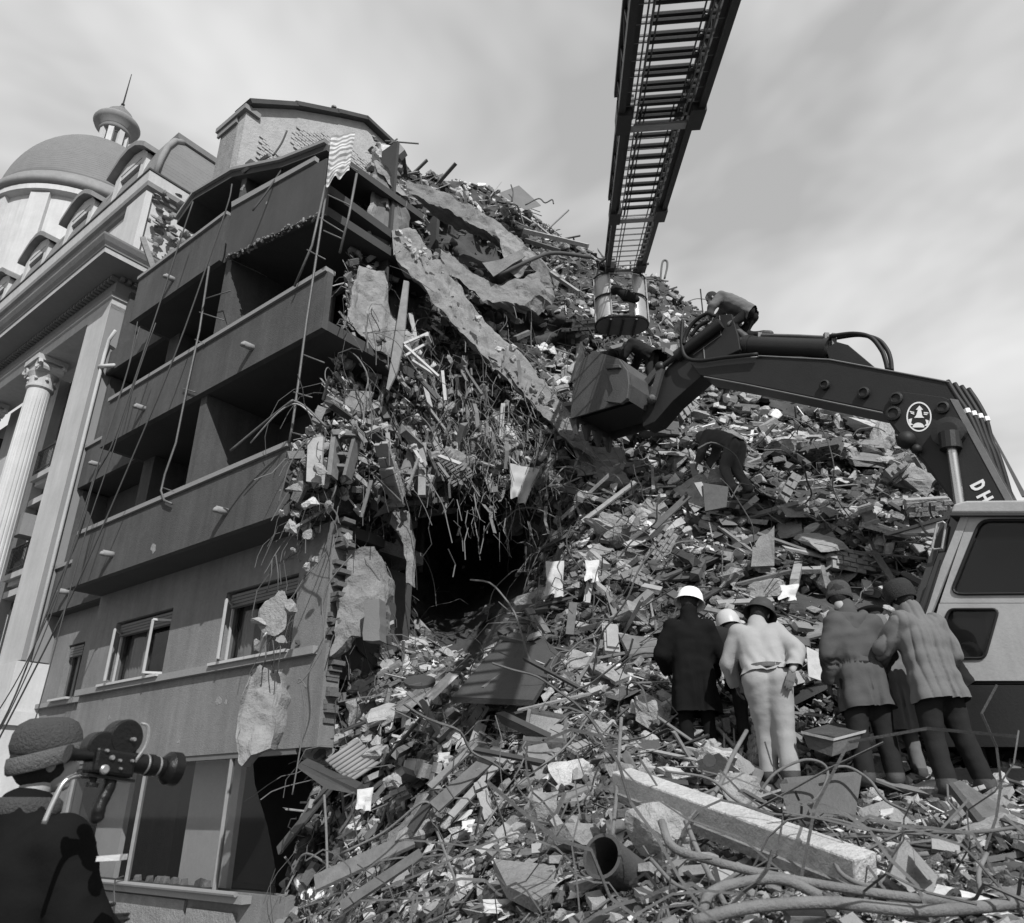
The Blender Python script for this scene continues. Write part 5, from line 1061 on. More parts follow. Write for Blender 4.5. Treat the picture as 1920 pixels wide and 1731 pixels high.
# -- two men under the basket, behind the bucket
p = Person('man in dark clothes stooping under the left end of the rescue basket', at(1132, 752, 13.7), -.7, dict(waist=(0, .08, 1.0), chest=(0, .28, 1.16), neck=(0, .42, 1.22), head=(0, .52, 1.28), shL=(-.18, .34, 1.22), shR=(.18, .34, 1.22), elL=(-.24, .5, .95), elR=(.24, .5, .95), wrL=(-.14, .66, .82), wrR=(.14, .66, .82)), 1.75)
p.look(0, -.6).body(['cloth_black', 'cloth_dark', 'skin', 'leather']); p.garment('jacket', 'cloth_black', len_=.4); p.hair(-.08)
p = Person('man in dark clothes bending forward under the right end of the rescue basket', at(1228, 742, 13.5), .9, dict(waist=(0, .08, 1.0), chest=(0, .26, 1.18), neck=(0, .4, 1.26), head=(0, .52, 1.3), shL=(-.18, .32, 1.24), shR=(.18, .32, 1.24), elL=(-.24, .5, .98), elR=(.24, .5, .98), wrL=(-.14, .66, .85), wrR=(.14, .66, .85)), 1.78)
p.look(0, -.6).body(['cloth_dark', 'cloth_dark', 'skin', 'leather']); p.garment('jacket', 'cloth_dark', len_=.5); p.hair(-.08)
# -- cameraman in the foreground, standing on a crate
pc = at(42, 1560, 3.3); pc.z = .22
cr = MB()
cr.box(pc.x - .35, pc.x + .35, pc.y - .3, pc.y + .3, .19, .22)
for i in range(2):
    for yy in (-.3, .28): cr.box(pc.x - .35, pc.x + .35, pc.y + yy, pc.y + yy + .02, .01 + .09 * i, .08 + .09 * i)
    for xx in (-.35, .33): cr.box(pc.x + xx, pc.x + xx + .02, pc.y - .279, pc.y + .279, .01 + .09 * i, .08 + .09 * i)
cr.build('wooden_crate', 'wood', label='low slatted wooden crate the cameraman stands on', cat='crate')
p = Person('cameraman in dark coat and rolled wool cap filming from the street', pc, -.45, dict(head=(.0, .03, 1.70), neck=(-.01, .0, 1.5), shL=(-.19, .0, 1.37), shR=(.19, .02, 1.39), elR=(.3, .1, 1.12), wrR=(.12, .34, 1.08), elL=(-.26, .18, 1.15), wrL=(-.02, .36, 1.12)), 1.78)
p.look(-.35, .1).body(['cloth_black', 'cloth_dark', 'skin', 'leather'], 1.05); p.garment('coat', 'cloth_black', len_=.75, thick=.045, build=1.04, collar=.0); p.hair(-.1)
sc_ = MB(); ck = p.J('neck'); sc_.lathe([(.105, -.03), (.118, 0), (.112, .035), (.1, .05)], (0, 0, 0), 24); sc_.v = [tuple(ck + Vector((v[0], v[1] + .01, v[2] + .02)) + Vector((v[0], v[1], 0)) * .1 * mnoise.noise(Vector(v) * 20)) for v in sc_.v]; sc_.build('scarf', 'knit', p.t, smooth=True)
cp_ = p.cap([(.1, .02), (.113, .03), (.121, .06), (.114, .1), (.098, .132), (.066, .15), (.035, .152), (.0, .14)], 'knit', 'wool_cap', n=32)
p.cap([(.112, -.02), (.12, -.012), (.124, .015), (.122, .04), (.116, .042)], 'knit_pale', 'cap_brim', tilt=.22, n=32)
stp = MB(); a = p.J('shL') + Vector((.02, -.1, .08)); stp.bar(p.J('shL') + Vector((-.02, -.17, -.16)), p.J('shL') + Vector((.12, -.12, .1)), .05, .012, (0, -1, .3)); stp.build('shoulder_strap', 'leather', p.t)
# -- film camera held on his shoulder
O = at(212, 1424, 2.95); lx = (at(330, 1438, 3.05) - at(240, 1424, 2.9)).normalized(); ly = Vector((0, 0, 1)).cross(lx).normalized(); lz2 = lx.cross(ly).normalized(); MC = Matrix((lx, ly, lz2)).transposed(); px_ = .00205
cam_t = thing('film_camera', O - Vector((0, 0, .12)), 'black film camera with twin round magazine and long lens, held by the cameraman', 'film camera')
def cc(x, y, z): return O + MC @ Vector((x, y, z))
def fp(name, m, fn, parent=cam_t, **k): b = MB(); fn(b); return b.build(name, m, parent, **k)
RX_ = MC @ Matrix.Rotation(math.pi / 2, 3, 'Y'); RY_ = MC @ Matrix.Rotation(math.pi / 2, 3, 'X')
fp('camera_body', 'camera_body', lambda b: b.hexa([cc(*q) for q in ((-.08, -.045, -.055), (.07, -.045, -.055), (.07, .045, -.055), (-.08, .045, -.055), (-.09, -.045, .03), (.06, -.045, .03), (.06, .045, .03), (-.09, .045, .03))]), bevel=.012)
mg = fp('magazine', 'camera_body', lambda b: (b.lathe([(.0, -.036), (.056, -.036), (.062, -.028), (.062, .028), (.056, .036), (0, .036)], cc(.012, 0, .075), 32, axis=RY_), b.lathe([(.0, -.034), (.048, -.034), (.054, -.026), (.054, .026), (.048, .034), (0, .034)], cc(-.062, 0, .03), 32, axis=RY_), b.hexa([cc(*q) for q in ((-.08, -.032, .0), (.06, -.032, .0), (.06, .032, .0), (-.08, .032, .0), (-.07, -.032, .07), (.06, -.032, .07), (.06, .032, .07), (-.07, .032, .07))])), auto=35)
for x, z, r in ((.03, .07, .008), (-.03, -.0, .009), (-.055, .02, .006), (.0, -.005, .006), (.045, .0, .006), (-.045, -.04, .016), (.01, -.03, .005)): fp('knob', 'camera_edge', lambda b: b.lathe([(r, -.012), (r, .006), (r * .7, .01), (0, .01)], cc(x, -.046, z), 14, axis=MC @ Matrix.Rotation(math.pi / 2, 3, 'X')), mg, auto=40)
fp('strap_handle', 'camera_edge', lambda b: b.tube(bez([cc(.065, -.03, .0), cc(.085, -.04, .06), (cc(.075, -.04, .12)), cc(.05, -.03, .13)], 5), .006, 6))
ls = fp('lens', 'camera_body', lambda b: (b.lathe([(.03, .06), (.034, .065), (.034, .13), (.038, .132), (.038, .15), (.034, .152), (.034, .19), (.03, .195)], cc(0, 0, 0), 28, axis=RX_), b.lathe([(.03, .19), (.045, .2), (.058, .215), (.06, .25), (.056, .25), (.05, .22), (.0, .21)], cc(0, 0, 0), 28, axis=RX_)), auto=35)
fp('lens_ring', 'camera_edge', lambda b: (b.lathe([(.0355, .118), (.0362, .12), (.0362, .123), (.0355, .125)], cc(0, 0, 0), 28, axis=RX_), b.lathe([(.0352, .165), (.0358, .167), (.0358, .17), (.0352, .172)], cc(0, 0, 0), 28, axis=RX_)), ls)
fp('lens_glass', 'glass_dark', lambda b: b.lathe([(.049, .222), (.03, .23), (0, .234)], cc(0, 0, 0), 28, axis=RX_), ls, smooth=True)
fp('eyepiece', 'camera_body', lambda b: (b.tube([cc(-.09, -.02, -.0), cc(-.14, -.02, -.005), cc(-.17, -.02, -.005)], [.018, .02, .024], 14), b.tube([cc(-.165, -.02, -.005), cc(-.172, -.02, -.005)], .03, 16)), auto=40)
fp('pistol_grip', 'camera_body', lambda b: b.tube(bez([cc(.01, 0, -.05), cc(.012, 0, -.09), cc(.005, 0, -.12), cc(-.002, 0, -.155), cc(.002, 0, -.185), cc(.01, 0, -.2)], 4), [.02, .02, .021, .021, .022, .021, .02, .021, .022, .022, .021, .021, .022, .023, .022, .021, .021, .021, .02, .016, .01], 12), smooth=True)
fp('side_knob', 'camera_body', lambda b: (b.tube([cc(-.05, 0, -.05), cc(-.05, 0, -.09)], .012, 12), b.tube([cc(-.05, 0, -.082), cc(-.05, 0, -.095)], .022, 14)))
fp('shoulder_brace', 'chrome', lambda b: b.tube(bez([cc(-.04, .02, -.06), cc(-.1, .02, -.065), cc(-.135, .02, -.09), cc(-.15, .02, -.15), cc(-.16, .02, -.22)], 6), .009, 8), smooth=True)
fp('base_plate', 'camera_body', lambda b: b.hexa([cc(*q) for q in ((-.09, -.03, -.066), (.085, -.03, -.066), (.085, .03, -.066), (-.09, .03, -.066), (-.09, -.03, -.056), (.085, -.03, -.056), (.085, .03, -.056), (-.09, .03, -.056))]))
# -- notebook under his arm
nb = MB(); c = at(200, 1609, 2.95); nb.hexa([c + Vector(q) for q in ((-.035, 0, -.01), (.03, .03, -.008), (.03, .09, -.008), (-.035, .06, -.01), (-.035, 0, .006), (.03, .03, .01), (.03, .09, .01), (-.035, .06, .006))]); nb.build('notebook', 'paper', label='white notebook tucked under the arm of the cameraman', cat='notebook')
# ================================================================== single pieces of the wreck
INTO = Vector((sa, ca, 0))
def slab(name, pts, th, m, label, cat, rag=0, parent=None, push=None, bevel=0):
    """pts: (u, v, Y); a broken plate through these points, th metres thick"""
    P = [at(*p) for p in pts]
    if rag:            # ragged outline: extra jittered points along each edge
        Q = []; r = random.Random(len(pts) * 7 + int(pts[0][0]))
        for i in range(len(P)):
            a, c = P[i], P[(i + 1) % len(P)]; n = max(1, int((c - a).length / .12))
            for k in range(n):
                q = a + (c - a) * (k / n)
                if k: q += Vector((r.uniform(-1, 1), 0, r.uniform(-1, 1))) * rag
                Q.append(q)
        P = Q
    b = MB(); b.prism(P, (push if push else Vector((.25, .97, 0))) * th)
    if rag and rag >= .02:      # broken concrete: subdivide and roughen
        bm = bmesh.new(); vs_ = [bm.verts.new(v) for v in b.v]
        for f in b.f: bm.faces.new([vs_[i] for i in f])
        bmesh.ops.triangulate(bm, faces=bm.faces)
        for _ in range(4):
            ed = [e for e in bm.edges if e.calc_length() > .1]
            if not ed: break
            bmesh.ops.subdivide_edges(bm, edges=ed, cuts=1); bmesh.ops.triangulate(bm, faces=[f for f in bm.faces if len(f.verts) > 3])
        for v in bm.verts: v.co += Vector((mnoise.noise(v.co * 3.1), mnoise.noise(v.co * 3.3 + Vector((5, 1, 2))) * 1.6, mnoise.noise(v.co * 3.2 + Vector((1, 7, 3))))) * .06 + Vector((0, mnoise.noise(v.co * 9), mnoise.noise(v.co * 10 + Vector((2, 2, 2))))) * .03
        bm.verts.index_update(); b = MB(); b.add([tuple(v.co) for v in bm.verts], [tuple(v.index for v in f.verts) for f in bm.faces]); bm.free()
    o = b.build(name, m, parent, label=label if parent is None else None, cat=cat if parent is None else None, bevel=bevel)
    return o
def ptube(name, pts, r, m, label, cat, n=6, sm=5, group=None, parent=None):
    P = [at(*p) for p in pts]; return MB().tube(bez(P, sm) if sm else P, r, n).build(name, m, parent, label=label, cat=cat, group=group, smooth=True)
def lump(name, u, v, Y, rpx, m, label, cat='rubble', seed=0, sc=(1, 1, 1), group=None, parent=None):
    r = rpx * (Y * 1.08) / FPX; VF = rough(CH[seed % len(CH)], .16, seed); VF = rough(VF, .07, seed + 3); VF = rough(VF, .035, seed + 9); e = Euler((seed * 1.3, seed * 2.1, seed * .7)).to_matrix()
    b = MB(); c = at(u, v, Y); b.add([c + Vector((q.x * sc[0], q.y * sc[1], q.z * sc[2])) for q in [(e @ Vector(v_)) * r * 1.25 for v_ in VF[0]]], [tuple(f) for f in VF[1]])
    return b.build(name, m, parent, label=label, cat=cat, group=group)
def board(name, a, c, wpx, m, label, cat='board', th=.03, up=None, group=None):
    A, B = at(*a), at(*c); w = wpx * ((a[2] + c[2]) / 2 * 1.08) / FPX; b = MB(); b.bar(A, B, w, th, up if up else (0, -.7, .7)); return b.build(name, m, label=label, cat=cat, group=group)
# --- torn end of the building
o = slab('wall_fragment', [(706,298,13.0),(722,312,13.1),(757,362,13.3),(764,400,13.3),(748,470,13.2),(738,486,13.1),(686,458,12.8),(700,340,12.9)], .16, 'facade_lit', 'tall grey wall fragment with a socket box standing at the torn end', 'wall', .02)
slab('broken_edge', [(703,300,12.98),(708,298,12.98),(722,312,13.0),(750,352,13.2),(762,372,13.25),(752,370,13.2),(718,328,13.0),(707,322,12.96)], .2, 'plaster', None, None, .02, o)
slab('broken_edge', [(701,330,12.86),(707,330,12.88),(698,400,12.82),(693,455,12.77),(687,455,12.75),(694,390,12.8)], .16, 'plaster', None, None, .02, o)
slab('socket_box', [(710,373,13.0),(727,370,13.02),(728,388,13.02),(724,388,13.0),(724,378,13.0),(711,381,12.98)], .12, 'coping', None, None, 0, o)
o = slab('sloping_floor_slab', [(735,432,12.9),(768,425,13.0),(835,500,13.5),(905,600,14.1),(1000,690,14.3),(1078,800,13.9),(1058,812,13.8),(960,722,13.7),(880,640,13.3),(800,545,12.9),(745,490,12.6)], .22, 'slab_pale', 'long pale floor slab sliding down diagonally from the torn end', 'slab', .03)
slab('slab_edge_face', [(735,436,12.86),(747,428,12.9),(750,470,12.7),(738,478,12.66)], .12, 'plaster', None, None, 0, o)
for k in range(34):
    t = random.random(); u = 760 + 300 * t + random.uniform(-14, 20); v = 440 + 360 * t + random.uniform(-12, 14); lump('loose_lump', u, v, 12.75 + 1.15 * min(t, .8) - .05, random.uniform(4, 11), 'concrete', 'small lump lying on the long sloping floor slab', 'rubble', 80 + k, group='lumps on the sloping slab')
o = slab('plaster_wall_panel', [(673,497,12.0),(722,506,12.3),(722,567,12.4),(752,620,12.6),(735,671,12.4),(704,653,12.1),(650,601,11.7),(669,515,11.9)], .14, 'plaster', 'pale plastered wall panel with a patch of bare bricks', 'wall', .02)
bk = MB().box(-.11, .11, -.03, .03, -.032, .032).build('brick', 'brickmat', o); bk.location = (0, 0, 0); first = bk
for j in range(8):
    for i in range(2):
        P = at(689 + i * 13 + (j % 2) * 5, 492 + j * 8.2, 12.05); q = bk if first is not None else bk.copy()
        if first is None: C.objects.link(q); q.parent = o
        first = None; q.location = world_of(o).inverted() @ P; q.rotation_euler = (.0, 0, .25 + random.uniform(-.05, .05))
slab('hanging_board', [(757,525,12.1),(766,527,12.1),(757,640,12.0),(745,695,11.95),(737,712,11.9),(728,731,11.9),(724,728,11.9),(731,690,11.9),(743,610,12.0)], .04, 'wood_pale', 'long pale board dangling in front of the plastered panel', 'board')
slab('overhanging_roof_slab', [(764,338,13.9),(830,358,14.3),(922,408,14.9),(1002,478,15.3),(990,494,15.2),(912,434,14.8),(826,387,14.2),(768,366,13.9)], 1.2, 'slab', 'thick broken roof slab hanging over a dark hollow', 'slab', .03, push=INTO)
slab('torn_sheet', [(928,424,14.7),(958,434,14.8),(1004,482,15.0),(988,500,14.9),(968,522,14.8),(952,500,14.7)], .03, 'plaster', 'pale torn sheet folded over the end of the roof slab', 'sheet', .02)
slab('torn_flap', [(904,492,14.6),(940,486,14.6),(975,468,14.7),(985,480,14.7),(925,518,14.5)], .02, 'slab', 'grey flap of lining hanging below the roof slab', 'sheet', .01)
slab('lower_floor_slab', [(826,470,14.3),(900,520,14.7),(935,536,14.7),(1010,508,15.0),(1018,540,14.9),(985,572,14.7),(905,562,14.4),(836,505,14.1)], .5, 'slab', 'rounded broken floor slab below the dark hollow', 'slab', .04, push=INTO)
o = slab('serrated_stair_slab', [(930,632,14.1),(1000,690,14.2),(1085,795,13.8),(1115,855,13.3),(1075,838,13.2),(1000,760,13.5),(940,680,13.8)], .16, 'slab', 'steep stair slab with a serrated edge beside the bucket', 'slab', .02)
for k in range(16): 
    t = k / 15; lump('stair_nib', 945 + 130 * t, 690 + 140 * t, 13.72 - .35 * t, 4, 'slab', None, None, k, parent=o)
slab('leaning_wall_slab', [(655,1030,12.0),(700,1025,12.1),(730,1085,12.2),(715,1190,12.0),(660,1190,11.8),(618,1232,11.7),(632,1150,11.8)], .2, 'slab', 'grey curved wall slab leaning at the foot of the torn end', 'slab', .03)
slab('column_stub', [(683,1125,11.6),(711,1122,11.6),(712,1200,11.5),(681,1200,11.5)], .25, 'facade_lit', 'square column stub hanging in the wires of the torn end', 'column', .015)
slab('buckled_ceiling', [(740,950,12.9),(765,960,13.0),(775,1010,13.0),(775,1100,12.8),(762,1095,12.8),(755,1020,12.8),(730,980,12.8)], .1, 'slab', 'buckled strip of ceiling bending down beside the cave', 'slab', .02)
# fallen cabinet, pale door and post among the hanging floors
slab('door_leaf', [(577,822,11.0),(606,818,11.05),(600,905,10.95),(574,902,10.9)], .05, 'wood_pale', 'pale door leaf standing at the broken balcony corner', 'door')
cb = thing('open_cabinet', at(640, 890, 11.2), 'open wooden cabinet with shelves hanging in the torn end', 'cabinet')
for q in ([(622,806,11.1),(630,806,11.1),(621,890,11.0),(612,888,11.0)], [(662,812,11.2),(668,812,11.2),(648,890,11.1),(642,890,11.1)], [(622,804,11.05),(668,808,11.15),(667,816,11.15),(624,814,11.05)], [(624,846,11.15),(660,848,11.2),(659,853,11.2),(623,851,11.15)], [(620,868,11.15),(656,870,11.2),(655,875,11.2),(619,873,11.15)]): slab('board', q, .22, 'wood', None, None, 0, cb)
board('timber_post', (793, 832, 12.6), (791, 930, 12.5), 14, 'wood_pale', 'weathered pale post standing upright above the cave', th=.1)
sp_ = thing('slatted_panel', at(842, 912, 13.2), 'slatted panel of parallel bars hanging askew over the cave', 'panel')
for k in range(11):
    A = Vector((806 + 4.2 * k, 862 + 5 * k)); B = A + Vector((40, -24)); MB().bar(at(A.x, A.y, 12.9), at(B.x, B.y, 13.1), .05, .04).build('slat', 'wood', sp_)
MB().bar(at(806, 860, 12.95), at(850, 915, 12.95), .05, .03).build('rail', 'wood_dark', sp_); MB().bar(at(846, 838, 13.15), at(890, 890, 13.15), .05, .03).build('rail', 'wood_dark', sp_)
def cloth(name, pts, nu, nv, m, label, stripes=0, amp=.06, parent=None, cat='cloth'):   # quad of cloth with folds; pts TL TR BR BL
    P = [at(*p) for p in pts]; b = MB(); V = []
    for j in range(nv + 1):
        for i in range(nu + 1):
            s, t = i / nu, j / nv; q = P[0] * (1 - s) * (1 - t) + P[1] * s * (1 - t) + P[2] * s * t + P[3] * (1 - s) * t
            V.append(q + Vector((.3, -1, .1)) * amp * (math.sin(s * 8 + t * 4 + 2 * math.sin(s * 3)) * .4 + mnoise.noise(Vector((s * 4, t * 4, 1)))) * (.4 + .6 * t))
    fs = [(j * (nu + 1) + i, j * (nu + 1) + i + 1, (j + 1) * (nu + 1) + i + 1, (j + 1) * (nu + 1) + i) for j in range(nv) for i in range(nu)]
    b.add(V, fs)
    if stripes: b.mi = [((k // nu) // stripes) % 2 for k in range(len(fs))]
    return b.build(name, m, label=label, cat=cat, smooth=True)
cloth('striped_cloth', [(621,254,11.2),(666,248,11.4),(655,318,11.2),(611,347,11.0)], 30, 40, ['cloth_stripe', 'paper'], 'striped cloth hanging from the torn roof corner', 2, .1)
cloth('ragged_cloth', [(955,868,12.9),(1012,880,13.0),(985,945,12.7),(958,930,12.7)], 14, 12, ['curtain'], 'pale ragged cloth caught above the dark cave', 0, .1)
cloth('hanging_sack', [(1082,648,13.3),(1090,640,13.3),(1104,690,13.1),(1070,715,13.1)], 10, 12, ['wood_pale'], 'pale sack hanging beside the rescue basket', 0, .08)
wf = thing('window_frame', at(790, 690, 12.4), 'broken white window frame hanging in the debris', 'frame')
for a, c in (((756,645),(802,625)),((758,668),(806,640)),((758,648),(822,706)),((800,628),(806,642)),((772,676),(812,702))): MB().bar(at(*a, 12.0), at(*c, 12.2), .07, .04).build('frame_bar', 'frame_pale', wf)
# fibrous strips of lath and reed hanging from the floors (uncountable)
fb = MB(); rr = random.Random(12)
for k in range(430):
    u = rr.gauss(880, 80); v = rr.gauss(800, 90); u += (v - 800) * .3; l = rr.uniform(12, 60); Y = 13.5 + rr.uniform(-.5, .3) + (800 - v) * .002; A = at(u, v, Y); B = at(u + rr.gauss(6, 16), v + l, Y - .1 + rr.uniform(-.2, .2)); M_ = (A + B) / 2 + Vector((rr.gauss(0, .05), rr.gauss(0, .05), 0)); w_ = rr.uniform(.005, .02) if rr.random() < .75 else rr.uniform(.03, .08); fb.bar(A, M_, w_, .006); fb.bar(M_, B, w_, .006)
fb.build('hanging_laths', 'wood_pale2', label='mass of splintered laths and reed matting hanging down the torn end', cat='laths', kind='stuff')
for k in range(110):
    u = random.gauss(860, 90); v = random.gauss(780, 90); u += (v - 780) * .35
    if not (640 < u < 1060 and 560 < v < 960): continue
    lump('torn_end_lump', u, v, float(depth([(u, v)])[0]) - .35, random.uniform(5, 17), random.choice(['concrete', 'concrete_rough', 'brickmat']), 'lump of masonry caught in the tangle of the torn end', 'rubble', 130 + k, (random.uniform(.7, 1.3), .9, random.uniform(.7, 1.3)), 'lumps in the torn end')
for k in range(46):
    u = random.gauss(850, 100); v = random.gauss(760, 90); u += (v - 780) * .35; Y = float(depth([(u, v)])[0]) - .5; a_ = random.gauss(1.2, .5); l_ = random.uniform(20, 75)
    board('torn_end_board', (u, v, Y), (u + l_ * math.cos(a_), v + l_ * math.sin(a_), Y + random.uniform(-.3, .3)), random.uniform(3, 12), random.choice(['wood', 'wood_pale', 'wood_dark']), 'splintered board hanging in the tangle of the torn end', group='boards in the torn end')
# --- lumps of concrete strung on wires at the broken balcony corner
for k, (u, v, Y, r) in enumerate(((553,915,10.7,16),(585,947,10.6,17),(617,950,10.7,14),(528,962,10.5,10),(547,990,10.6,16),(578,1002,10.6,13),(550,1030,10.6,8),(575,1062,10.7,9),(652,1012,11.0,14),(600,880,10.8,14),(640,815,11.0,12),(668,800,11.1,14))):
    lump('dangling_lump', u, v, Y, r, 'concrete', 'lump of concrete dangling on wires at the broken balcony corner', 'rubble', k, group='dangling lumps')
lump('hanging_concrete_block', 517, 1150, 10.9, 46, 'concrete_rough', 'large broken concrete block hung on rods in front of the first floor window', 'rubble', 5, (.8, .6, 1.1))
for k, (u, v, r) in enumerate(((480,1208,13),(497,1190,8),(527,1200,11),(545,1140,16),(490,1165,20))): lump('small_lump', u, v, 10.85, r, 'concrete', 'small pale lump strung below the hanging concrete block', 'rubble', 20 + k, group='lumps below the block')
slab('hanging_wall_strip', [(468,1262,11.2),(490,1250,11.2),(520,1262,11.3),(526,1300,11.3),(522,1330,11.3),(516,1372,11.2),(506,1405,11.2),(470,1412,11.1),(455,1434,11.1),(440,1426,11.1),(446,1340,11.1),(455,1300,11.1)], .22, 'plaster', 'tall strip of plastered wall hanging in front of the facade', 'wall', .03)
for k, (a, c) in enumerate((((517,1040),(520,1120)),((510,1050),(500,1110)),((498,1210),(492,1255)),((510,1190),(512,1262)),((525,1180),(520,1262)))): ptube('support_rod', [(a[0], a[1], 10.9), ((a[0] + c[0]) / 2 + 3, (a[1] + c[1]) / 2, 10.85), (c[0], c[1], 11.0)], .009, 'rust', 'thin rod from which the hanging concrete block is strung', 'rod', 5, group='rods of the hanging block')
ptube('looped_wire', [(660,1040,11.0),(618,1090,11.0),(604,1130,11.0),(608,1200,10.9),(585,1250,10.9),(567,1275,10.9),(558,1280,10.9),(562,1272,10.9),(575,1290,10.9),(565,1285,10.9),(572,1340,10.9),(560,1420,10.9),(548,1490,10.9)], .010, 'rust', 'long looped wire hanging down in front of the lower wall', 'wire')
ptube('bent_pipe', [(432,845,11.6),(480,805,11.4),(540,757,11.0),(552,752,11.0),(575,765,11.0),(612,800,11.0)], .022, 'steel', 'bent grey pipe arching out of the second balcony', 'pipe')
ptube('bent_pipe', [(470,830,11.5),(520,775,11.1),(556,757,11.0),(590,782,11.0)], .014, 'steel_pale', 'thin pale pipe beside the bent grey pipe', 'pipe')
# --- things on the roof and skyline
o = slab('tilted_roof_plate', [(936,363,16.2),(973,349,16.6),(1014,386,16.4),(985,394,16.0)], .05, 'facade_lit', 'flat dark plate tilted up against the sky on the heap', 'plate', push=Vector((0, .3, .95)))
ptube('hooked_rod', [(958,346,16.1),(962,360,16.1),(960,378,16.1)], .018, 'rust', 'short rod sticking up beside the tilted plate', 'rod')
ptube('hooked_rod', [(985,384,15.9),(1010,372,15.9),(1022,380,15.9),(1035,374,15.9),(1038,382,15.9)], .018, 'rust', 'rod with a hooked end jutting out past the tilted plate', 'rod')
ptube('hooked_rod', [(1238,528,17.4),(1242,492,17.4),(1250,489,17.4),(1251,500,17.4),(1246,522,17.4)], .03, 'rust', 'doubled over rod standing on the crest by the ladder', 'rod')
board('roof_beam', (982, 432, 16.3), (1103, 461, 16.0), 9, 'wood_pale', 'pale squared beam jutting out level near the crest', th=.1)
board('roof_beam', (985, 450, 16.2), (1050, 470, 16.0), 8, 'wood', 'short dark beam under the pale squared beam', th=.1)
board('roof_beam', (1030, 510, 15.9), (1085, 548, 15.6), 7, 'wood_pale', 'pale beam sliding down towards the basket', th=.08)
ptube('long_pole', [(935,515,14.6),(1000,485,14.9),(1040,474,15.2),(1107,482,15.6)], .05, 'wood_dark', 'dark bent pole reaching from the roof slab to the crest', 'pole', 8)
ptube('antenna_rod', [(722,264,15.0),(785,269,15.0)], .022, 'rust', 'thin level rod beside the torn roof', 'rod'); ptube('antenna_rod', [(730,271,15.0),(745,260,15.0)], .022, 'rust', 'short crossed rod beside the torn roof', 'rod')
slab('roof_block', [(733,276,15.0),(750,269,15.0),(759,280,15.0),(748,290,15.0)], .2, 'coping', 'squared block balanced on the torn roof edge', 'block')
ptube('roof_stick', [(512,292,13.0),(528,268,13.0),(538,245,13.0)], .02, 'wood_dark', 'thin broken stick standing on the balcony roof', 'stick'); ptube('roof_stick', [(515,286,13.0),(526,300,13.0)], .018, 'wood_dark', 'forked piece of the broken stick on the balcony roof', 'stick')
ptube('hanging_stick', [(530,315,12.6),(500,360,12.4),(474,394,12.3)], .02, 'wood_dark', 'thin dark stick leaning across the tilted parapet', 'stick')
board('leaning_timber', (268, 448, 17.0), (288, 505, 16.4), 11, 'wood', 'thick timber leaning against the palace cornice', th=.15)
for k, (a, c, w) in enumerate((((455,322),(478,306),6),((468,312),(505,300),5),((490,300),(505,290),8),((575,280),(592,270),10),((590,272),(610,262),9))): board('roof_tile_scrap', (*a, 13.4), (*c, 13.2), w, 'plaster', 'broken scrap lying on the edge of the balcony roof', th=.06, group='scraps on the balcony roof')
# --- big pale boulders on the right crest
for k, (u, v, Y, r, s) in enumerate(((1556,770,14.6,22,(1.2, .8, .8)),(1590,768,14.8,26,(1.3, .8, .7)),(1572,787,14.4,17,(.9, .8, 1.2)),(1610,796,14.3,36,(1, .9, .95)),(1632,788,14.3,24,(.9, .9, 1)),(1656,812,14.0,34,(.85, .8, 1.35)),(1432,770,14.6,14,(1, .9, 1.1)),(1450,735,15.0,30,(1.4, .8, .7)),(1415,738,15.0,24,(1.3, .9, .7)),(1500,815,13.8,18,(1.3, .8, .8)),(1470,835,13.6,26,(1.5, .8, .7)),(1440,820,13.7,16,(1, 1, 1)),(1120,985,12.4,26,(1.2, .9, .9)),(1180,980,12.4,20,(.9, .9, 1)),(1640,970,11.7,30,(1.3, .5, .8)))):
    lump('concrete_boulder', u, v, Y - .25, r, 'concrete_pale', 'large pale boulder of broken concrete on the sunlit slope', 'rubble', 60 + k, s, 'pale boulders on the slope')
# --- boards, slabs and furniture on the lower heap
o = slab('fallen_door', [(848,1306,9.7),(1000,1312,9.3),(1052,1226,10.1),(1012,1190,10.8),(958,1185,10.9),(915,1228,10.4)], .07, 'wood_dark', 'large dark wooden door lying flat on the lower heap', 'door', push=Vector((0, .45, -.9)))
for a, c in (((905,1290),(1010,1205)),((930,1296),(1030,1215))): MB().bar(at(*a, 9.75), at(*c, 10.6), .05, .03).build('batten', 'wood', o)
cr = thing('roller_shutter', at(665, 1425, 10.9), 'ribbed roller shutter piece lying at the foot of the facade', 'shutter')
for k in range(8): MB().tube([at(612 + k * 6, 1428 + k * 5.4, 10.9), at(672 + k * 6, 1388 + k * 5.4, 11.2)], .028, 8).build('rib', 'coping', cr, smooth=True)
slab('propped_board', [(556,1438,10.9),(563,1430,10.9),(668,1478,10.6),(672,1490,10.6),(610,1478,10.7)], .35, 'wood_dark', 'dark board propped under the roller shutter', 'board', push=Vector((.1, .6, .2)))
slab('grey_board', [(588,1640,9.4),(592,1668,9.3),(778,1582,8.9),(768,1558,9.0)], .04, 'wood', 'long grey board lying at the lower left of the heap', 'board', push=Vector((0, .6, -.8)))
